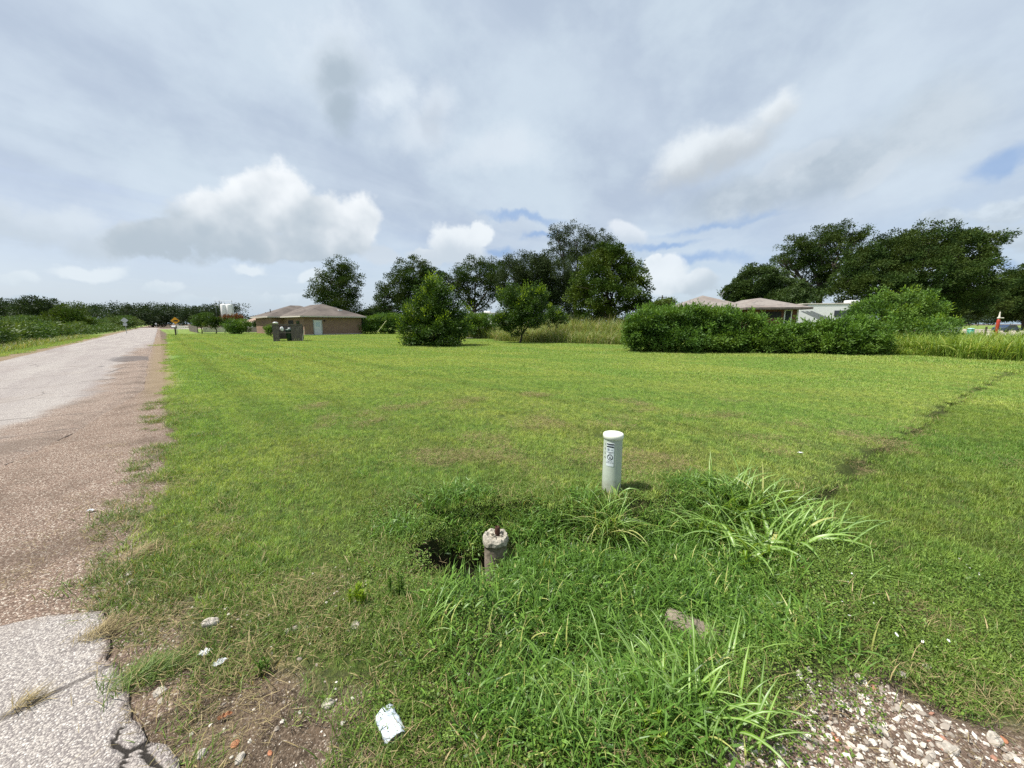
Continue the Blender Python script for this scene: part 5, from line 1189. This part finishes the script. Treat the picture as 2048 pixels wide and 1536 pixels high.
b = MB(); p0, p1 = PT(1441, 596, 37), PT(1448, 582, 37); b.tube([p0, p1], .025, 5); b.tube([PT(1444, 597, 37), PT(1441, 586, 37)], .02, 5); b.tube([PT(1440, 588, 37), PT(1450, 584, 37)], .015, 5); b.build('antenna', M['galv'], r1)
# pink roofed little building behind
A = np.array(PT(1286, 647, 62)[:2]); pk = at_root('small pale pink walled outbuilding right of the pecan tree', 'shed', 'outbuilding', A)
walls(A, (1, 0), (0, 1), 5.2, 5, 3.1, simple('pink_siding', (.42, .33, .29), .8, .1, 3), pk); hip(A, (1, 0), (0, 1), 5.2, 5, 3.15, 3.9, .3, M['roof_pink'], pk, along=1, fascia=.25)
# caravans
def caravan(label, A, B_, z0, z1, dp, ac, seed):
    A, B_ = np.array(A), np.array(B_); dd = B_ - A; L_ = np.linalg.norm(dd); e1 = dd / L_; e2 = np.array((-e1[1], e1[0]))
    o = at_root(label, 'travel trailer', 'travel_trailer', A, 'white travel trailers behind the lot')
    q3 = lambda a, b_, z: tuple((A + e1 * a + e2 * b_).tolist()) + (z,)
    pr = [(0, z0), (L_, z0), (L_, z1 - .35), (L_ - .3, z1), (.9, z1), (0, z1 - .55)]
    vs = [q3(a, 0, z) for a, z in pr] + [q3(a, dp, z) for a, z in pr]; n_ = len(pr)
    MB().add(vs, [tuple(range(n_)), tuple(range(2 * n_ - 1, n_ - 1, -1))] + [(i, n_ + i, n_ + (i + 1) % n_, (i + 1) % n_) for i in range(n_)]).build('body', M['white'], o, bevel=.05)
    b = MB(); b.box(q3(L_ / 2, dp / 2, z1 + .03), (L_ - .6, dp + .1, .10), (*e1, 0)); b.build('roof_trim', M['cream'], o, bevel=.02)
    b = MB(); b.box(q3(ac, dp / 2, z1 + .22), (.95, .7, .28), (*e1, 0)); b.build('air_conditioner', M['white'], o, bevel=.06)
    for a in (ac - 1.2, ac + 2.2):
        b = MB(); b.box(q3(a, -.02, z1 - .85), (1.25, .05, .55), (*e1, 0)); w_ = b.build('window', M['glass'], o, bevel=.01)
    b = MB()
    for k_ in range(3): 
        a0 = .2 + .35 * k_; vs = [q3(a0, -.012 - .003 * k_, z1 - .6), q3(a0 + .22, -.012 - .003 * k_, z1 - .6), q3(a0 + 2.6, -.012 - .003 * k_, z1 - 1.7), q3(a0 + 2.2, -.012 - .003 * k_, z1 - 1.7)]; b.add(vs, [(0, 1, 2, 3)])
    b.build('stripes', simple('grey_decal', (.25, .26, .28), .5, .1, 3), o)
    for a in (L_ * .55, L_ * .55 + .9):
        b = MB(); c_ = q3(a, .12, .35); b.tube([c_, q3(a, .34, .35)], .35, 16); b.build('wheel', M['dark'], o)
    return o
caravan('long white travel trailer right of the abandoned house', PT(1593, 647, 36)[:2], PT(1742, 647, 34.5)[:2], .55, 3.35, 2.5, 4.7, 1)
caravan('white travel trailer glimpsed between the lone bush and second bush', PT(930, 647, 58)[:2], PT(1010, 647, 57)[:2], .6, 3.1, 2.4, 3.2, 2)

# ------------------------------------------------------------------ bin corral
x0, y0 = G(547, 684); x1, y1 = G(606, 683); A = np.array((x0, y0)); dd = np.array((x1, y1)) - A; L_ = np.linalg.norm(dd); e1 = dd / L_; e2 = np.array((-e1[1], e1[0]))
q3 = lambda a, b_, z: tuple((A + e1 * a + e2 * b_).tolist()) + (z,)
co = at_root('weathered grey wooden bin corral standing on the lawn', 'bin enclosure', 'bin_enclosure', A)
HH = 1.55
def panel(a0, a1, b0, name, jag, seed):
    rg = np.random.RandomState(seed); b = MB(); a = a0
    while a < a1 - .05:
        h_ = HH - rg.uniform(0, jag); b.box(q3(a + .065, b0, h_ / 2), (.125, .025, h_), (*e1, 0)); a += .14
    return b.build(name, M['wood'], co)
panel(.0, .42, 0, 'board_panel', .03, 1); panel(L_ * .66, L_ * .97, 0, 'board_panel', .1, 2)
def side(a, name):
    b = MB(); k_ = .1
    while k_ < 1.5: b.box(q3(a, k_, HH / 2), (.025, .125, HH), (*e1, 0)); k_ += .14
    b.build(name, M['wood'], co)
side(.02, 'side_panel'); side(L_ - .1, 'side_panel')
b = MB(); b.box(q3(L_ * .5, 1.5, .8), (L_, .03, 1.2), (*e1, 0)); b.build('back_panel', M['wood'], co)
for k_, (a, bb) in enumerate(((.44, 0.05), (L_ * .64, .05), (0.02, 1.5), (L_ - .1, 1.5))):
    b = MB(); b.box(q3(a, bb, HH / 2), (.09, .09, HH), (*e1, 0)); b.build('post', M['wood'], co)
b = MB(); b.box(q3(L_ * .47, -.02, HH - .05), (L_ * .95, .05, .10), (*e1, 0)); b.build('top_rail', M['wood'], co)
b = MB(); b.box(q3(L_ * .42, .08, .80), (L_ * .5, .04, .09), (*e1, 0)); b.build('middle_rail', M['wood'], co)
bn = at_root('dark green wheeled bin inside the wooden corral', 'bin', 'wheeled_bin', None)
b = MB(); cx, cy, _ = q3(L_ * .54, .55, 0); b.lathe([(.24, .05), (.30, .95), (.32, .98)], c=(cx, cy, 0), n=16); b.build('body', M['greenbin'], bn, True)
b = MB(); b.lathe([(.34, .98), (.34, 1.03), (.25, 1.10), (.05, 1.12)], c=(cx, cy, 0), n=16); b.build('lid', M['greenbin'], bn, True)
for a in (-.2, .2): 
    b = MB(); b.tube([(cx + a - .03, cy + .22, .1), (cx + a + .03, cy + .22, .1)], .1, 12); b.build('wheel', M['dark'], bn)
def bagm(label, c_, r_, seed):
    v_, f_ = icosph(3); v_ = v_ * (1 + .35 * vn(v_[:, 0] * 1.7 + seed, v_[:, 1] * 1.7 + v_[:, 2] * 1.3)[:, None] + .1 * vn(v_[:, 0] * 5 + seed, v_[:, 2] * 5)[:, None]) * np.array(r_)
    o = np_obj('rubbish_bag', v_, f_, M['bag'], smooth=True); o.location = c_; tag(o, label, 'rubbish bag', 'white bags around the bin corral')
bagm('white bag draped over the top left corner of the corral', q3(.28, .05, HH + .10), (.22, .18, .09), 1)
bagm('white bag sagging inside the corral left of the bin', q3(.70, .30, 1.10), (.15, .15, .22), 2)
bagm('small white bag resting on the green bin lid', q3(L_ * .54, .5, 1.17), (.12, .10, .05), 3)
dgo = MB(); dgo.box(q3(L_ + .05, .0, .55), (.06, .06, 1.1), (*e1, 0), (.25, 0, 1)); o = dgo.build('leaning_board', M['cream']); tag(o, 'pale broken board leaning against the right side of the corral', 'board')

# ------------------------------------------------------------------ fences
def board_fence(label, P, Q_, h, name='wooden_fence', gap=.16, mat='wood', group='fences in the distance', rails=False):
    P, Q_ = np.array(P), np.array(Q_); dd = Q_ - P; L_ = np.linalg.norm(dd); e = dd / L_; o = at_root(label, 'fence', name, None, group)
    c3 = lambda a, z: tuple((P + e * a).tolist()) + (z,)
    b = MB(); a = 0
    if not rails:
        while a < L_: b.box(c3(a + gap / 2, h / 2), (gap - .02, .03, h), (*e, 0)); a += gap
        b.build('boards', M[mat], o)
    else:
        for z in (h * .45, h * .95): b.box(c3(L_ / 2, z), (L_, .05, .13), (*e, 0))
        b.build('rails', M[mat], o)
    a = 0
    while a <= L_ + .01:
        b = MB(); b.box(tuple((P + e * a + np.array((e[1], -e[0])) * -.06).tolist()) + (h / 2,), (.1, .09, h + .06), (*e, 0)); b.build('post', M[mat], o); a += 2.4
board_fence('short weathered wooden fence left of the shrub row', PT(377, 647, 80)[:2], PT(393, 647, 66)[:2], 1.3)
board_fence('grey board fence before the long tan building', PT(486, 647, 72)[:2], PT(543, 647, 68)[:2], .95)
board_fence('low tan fence seen under the shrub row', PT(405, 647, 70)[:2], PT(486, 647, 72)[:2], .9, mat='cream')
board_fence('white rail fence beside the road end behind the mailbox', PT(354, 647, 105)[:2], PT(376, 647, 98)[:2], .95, 'rail_fence', mat='white', rails=True)
board_fence('old rail fence under the pecan tree', PT(1220, 647, 40)[:2], PT(1262, 647, 39)[:2], 1.35, 'rail_fence', rails=True)

# ------------------------------------------------------------------ signs, mailbox, poles
def sign_post(name, label, x, y, h, group=None):
    o = empty(name, (x, y, 0), label, 'road sign', group); b = MB(); b.tube([(0, 0, -.1), (0, 0, h)], .035, 8); b.build('post', M['galv'], o); return o
def plate(par, name, c_, w_, h_, mat, diamond, ang, thick=.012, rim=None):
    ex = np.array((math.cos(ang), math.sin(ang), 0.0)); ey = np.array((0, 0, 1.0)); nn = np.cross(ex, ey)
    pts = [(0, -h_ / 2), (w_ / 2, 0), (0, h_ / 2), (-w_ / 2, 0)] if diamond else [(-w_ / 2, -h_ / 2), (w_ / 2, -h_ / 2), (w_ / 2, h_ / 2), (-w_ / 2, h_ / 2)]
    vs = [np.array(c_) + ex * u_ + ey * v_ + nn * (s_ * thick / 2) for s_ in (1, -1) for u_, v_ in pts]
    return MB().add(vs, [(0, 1, 2, 3), (7, 6, 5, 4)] + [(i, 4 + i, 4 + (i + 1) % 4, (i + 1) % 4) for i in range(4)]).build(name, mat, par)
x, y, _ = PT(352, 647, 57); o = sign_post('truck_sign', 'yellow diamond truck crossing sign beyond the mailbox', x, y, 2.55)
ang = math.atan2(y, x) - math.pi / 2; zc = H + (647 - 641.5) / 769 * 57
pl = plate(o, 'sign_plate', (0, -.06, zc), 1.16, 1.16, M['ink'], True, ang); plate(o, 'sign_face', (0, -.08, zc), 1.06, 1.06, M['signy'], True, ang)
ex = np.array((math.cos(ang), math.sin(ang), 0)); nn = np.cross(ex, (0, 0, 1))
b = MB()
f_ = lambda u_, v_, d_=0.0: tuple(np.array((0, -.08, zc)) + ex * u_ + np.array((0, 0, v_)) + nn * (.014 + d_))
tr = [(-.24, -.10), (.30, -.10), (.30, .10), (-.06, .10), (-.06, .05), (-.18, .05), (-.24, -.02)]
b.add([f_(*q_) for q_ in tr], [tuple(range(len(tr)))])
for wx in (-.14, .10, .22): b.add([f_(wx + .05 * math.cos(t), -.12 + .05 * math.sin(t), .002) for t in np.linspace(0, 6.28, 12, endpoint=False)], [tuple(range(12))])
b.build('truck_symbol', M['ink'], o)
x, y, _ = PT(250.5, 647, 62); o = sign_post('road_sign', 'back of a grey diamond road sign with a small plate below, left verge', x, y, 2.35)
ang = math.atan2(y, x) - math.pi / 2
zc = H + (647 - 644.5) / 769 * 62 + .15; plate(o, 'sign_plate', (0, -.05, zc + .15), .92, .92, M['signback'], True, ang); plate(o, 'small_plate', (0, -.05, zc - .52), .46, .40, M['signback'], False, ang)
x, y, _ = PT(312, 647, 120); o = sign_post('road_sign', 'tiny white sign at the far junction', x, y, 1.9); plate(o, 'sign_plate', (0, -.05, 1.5), .62, .62, M['white'], True, math.atan2(y, x) - math.pi / 2)
# mailbox
x, y = G(352, 671); o = empty('mailbox', (x, y, 0), 'pale mailbox on a dark wooden post beside the road', 'mailbox')
b = MB(); b.box((0, 0, .45), (.12, .12, 1.1)); b.build('post', M['bark'], o); b = MB(); b.box((-.1, 0, 1.0), (.75, .12, .05)); b.build('arm', M['bark'], o)
b = MB(); nn_ = 10; vs = []
for k_, ya in ((0, -.26), (1, .26)): vs += [(-.12 + ya * 1, -.11, 1.05), (-.12 + ya, .11, 1.05)] + [(-.12 + ya, .11 * math.cos(t), 1.18 + .11 * math.sin(t)) for t in np.linspace(0, math.pi, nn_)]
nn2 = len(vs) // 2; b.add(vs, [tuple(range(nn2)), tuple(range(2 * nn2 - 1, nn2 - 1, -1))] + [(i, nn2 + i, nn2 + (i + 1) % nn2, (i + 1) % nn2) for i in range(nn2)]); b.build('box', M['galv'], o)
# leaning yellow pole, concrete slab, utility pole
b = MB(); b.tube([PT(755, 664, 52), PT(773, 641, 52)], .03, 8); tag(b.build('leaning_pole', M['yellowpole']), 'thin pale yellow pole leaning in the shrubs right of the brick house', 'pole')
x, y = G(958, 677); b = MB(); b.box((x, y, .03), (2.6, 1.6, .14)); tag(b.build('concrete_slab', M['slab'], bevel=.01), 'small pale concrete slab at the foot of the rough grass', 'slab')
o = empty('utility_pole', (*PT(1321.5, 647, 60)[:2], 0), 'thin dark utility pole beside the small leafy tree', 'utility pole'); b = MB(); b.tube([(0, 0, 0), (0, 0, 5.9)], [.12, .09], 8); b.build('pole', M['bark'], o); b = MB(); b.box((0, 0, 5.6), (1.2, .08, .1)); b.build('crossarm', M['bark'], o)
# things by the gravel drive on the right
x, y = PT(1996, 647, 30)[:2]; o = empty('water_standpipe', (x, y, 0), 'red painted standpipe with a pale top beside the drive', 'standpipe')
b = MB(); b.lathe([(.16, .0), (.12, .06), (.08, 1.2), (.10, 1.3), (.10, 1.8), (.07, 1.95)], n=14); b.build('body', M['red'], o, True)
b = MB(); b.lathe([(.06, 1.95), (.11, 1.98), (.11, 2.06), (.05, 2.12), (.04, 2.4), (.02, 2.5)], n=12); b.build('top', M['cream'], o, True); b = MB(); b.tube([(-.05, 0, 2.02), (.34, 0, 2.02)], .05, 8); b.build('arm', M['cream'], o)
x, y = PT(1974, 647, 30)[:2]; b = MB(); b.tube([(x, y, 0), (x + .02, y, 1.35)], [.075, .06], 9); tag(b.build('wooden_post', M['bark']), 'dark round wooden post left of the red standpipe', 'post')
x, y = PT(1982, 647, 28)[:2]; b = MB(); b.lathe([(.17, 0), (.17, .72), (.12, .84), (.02, .88)], c=(x, y, 0), n=14); tag(b.build('meter_cover', M['cream'], None, True), 'rounded pale meter cover between the post and standpipe', 'meter')
x, y = PT(1944, 647, 36)[:2]; o = empty('storage_bin', (x, y, 0), 'small teal bin out in the far grass', 'bin'); b = MB(); b.lathe([(.20, 0), (.24, 1.05)], n=14, caps=True); b.build('body', M['teal'], o, True); b = MB(); b.lathe([(.27, 1.06), (.27, 1.13), (.08, 1.18)], n=14); b.build('lid', simple('pale_teal', (.35, .62, .60), .4, .1, 4), o, True)
x, y = PT(2015, 647, 70)[:2]; o = empty('parked_car', (x, y, 0), 'dark navy car parked at the far end of the drive', 'car', rz=.2)
pr = [(-2.1, .35), (2.1, .35), (2.15, .75), (1.3, .9), (.7, 1.35), (-1.0, 1.38), (-1.6, .95), (-2.15, .85)]; n_ = len(pr)
MB().add([(a, s_, z) for s_ in (-.85, .85) for a, z in pr], [tuple(range(n_)), tuple(range(2 * n_ - 1, n_ - 1, -1))] + [(i, n_ + i, n_ + (i + 1) % n_, (i + 1) % n_) for i in range(n_)]).build('body', M['navy'], o, bevel=.05)
b = MB(); b.add([(-1.35, -.87, .95), (1.1, -.87, .95), (.62, -.87, 1.27), (-.95, -.87, 1.29)], [(0, 1, 2, 3)]); b.build('side_windows', M['glass'], o)
for wx in (-1.35, 1.35):
    for s_ in (-1, 1): b = MB(); b.tube([(wx, s_ * .72, .32), (wx, s_ * .9, .32)], .32, 14); b.build('wheel', M['dark'], o)
x, y = PT(1897, 647, 40)[:2]; b = MB(); b.box((x, y, .9), (1.6, 1.2, 1.0)); b.box((x, y, 1.45), (1.9, 1.5, .1)); tag(b.build('small_shelter', M['galv']), 'pale little shelter roof right of the bright broad bush', 'shelter')
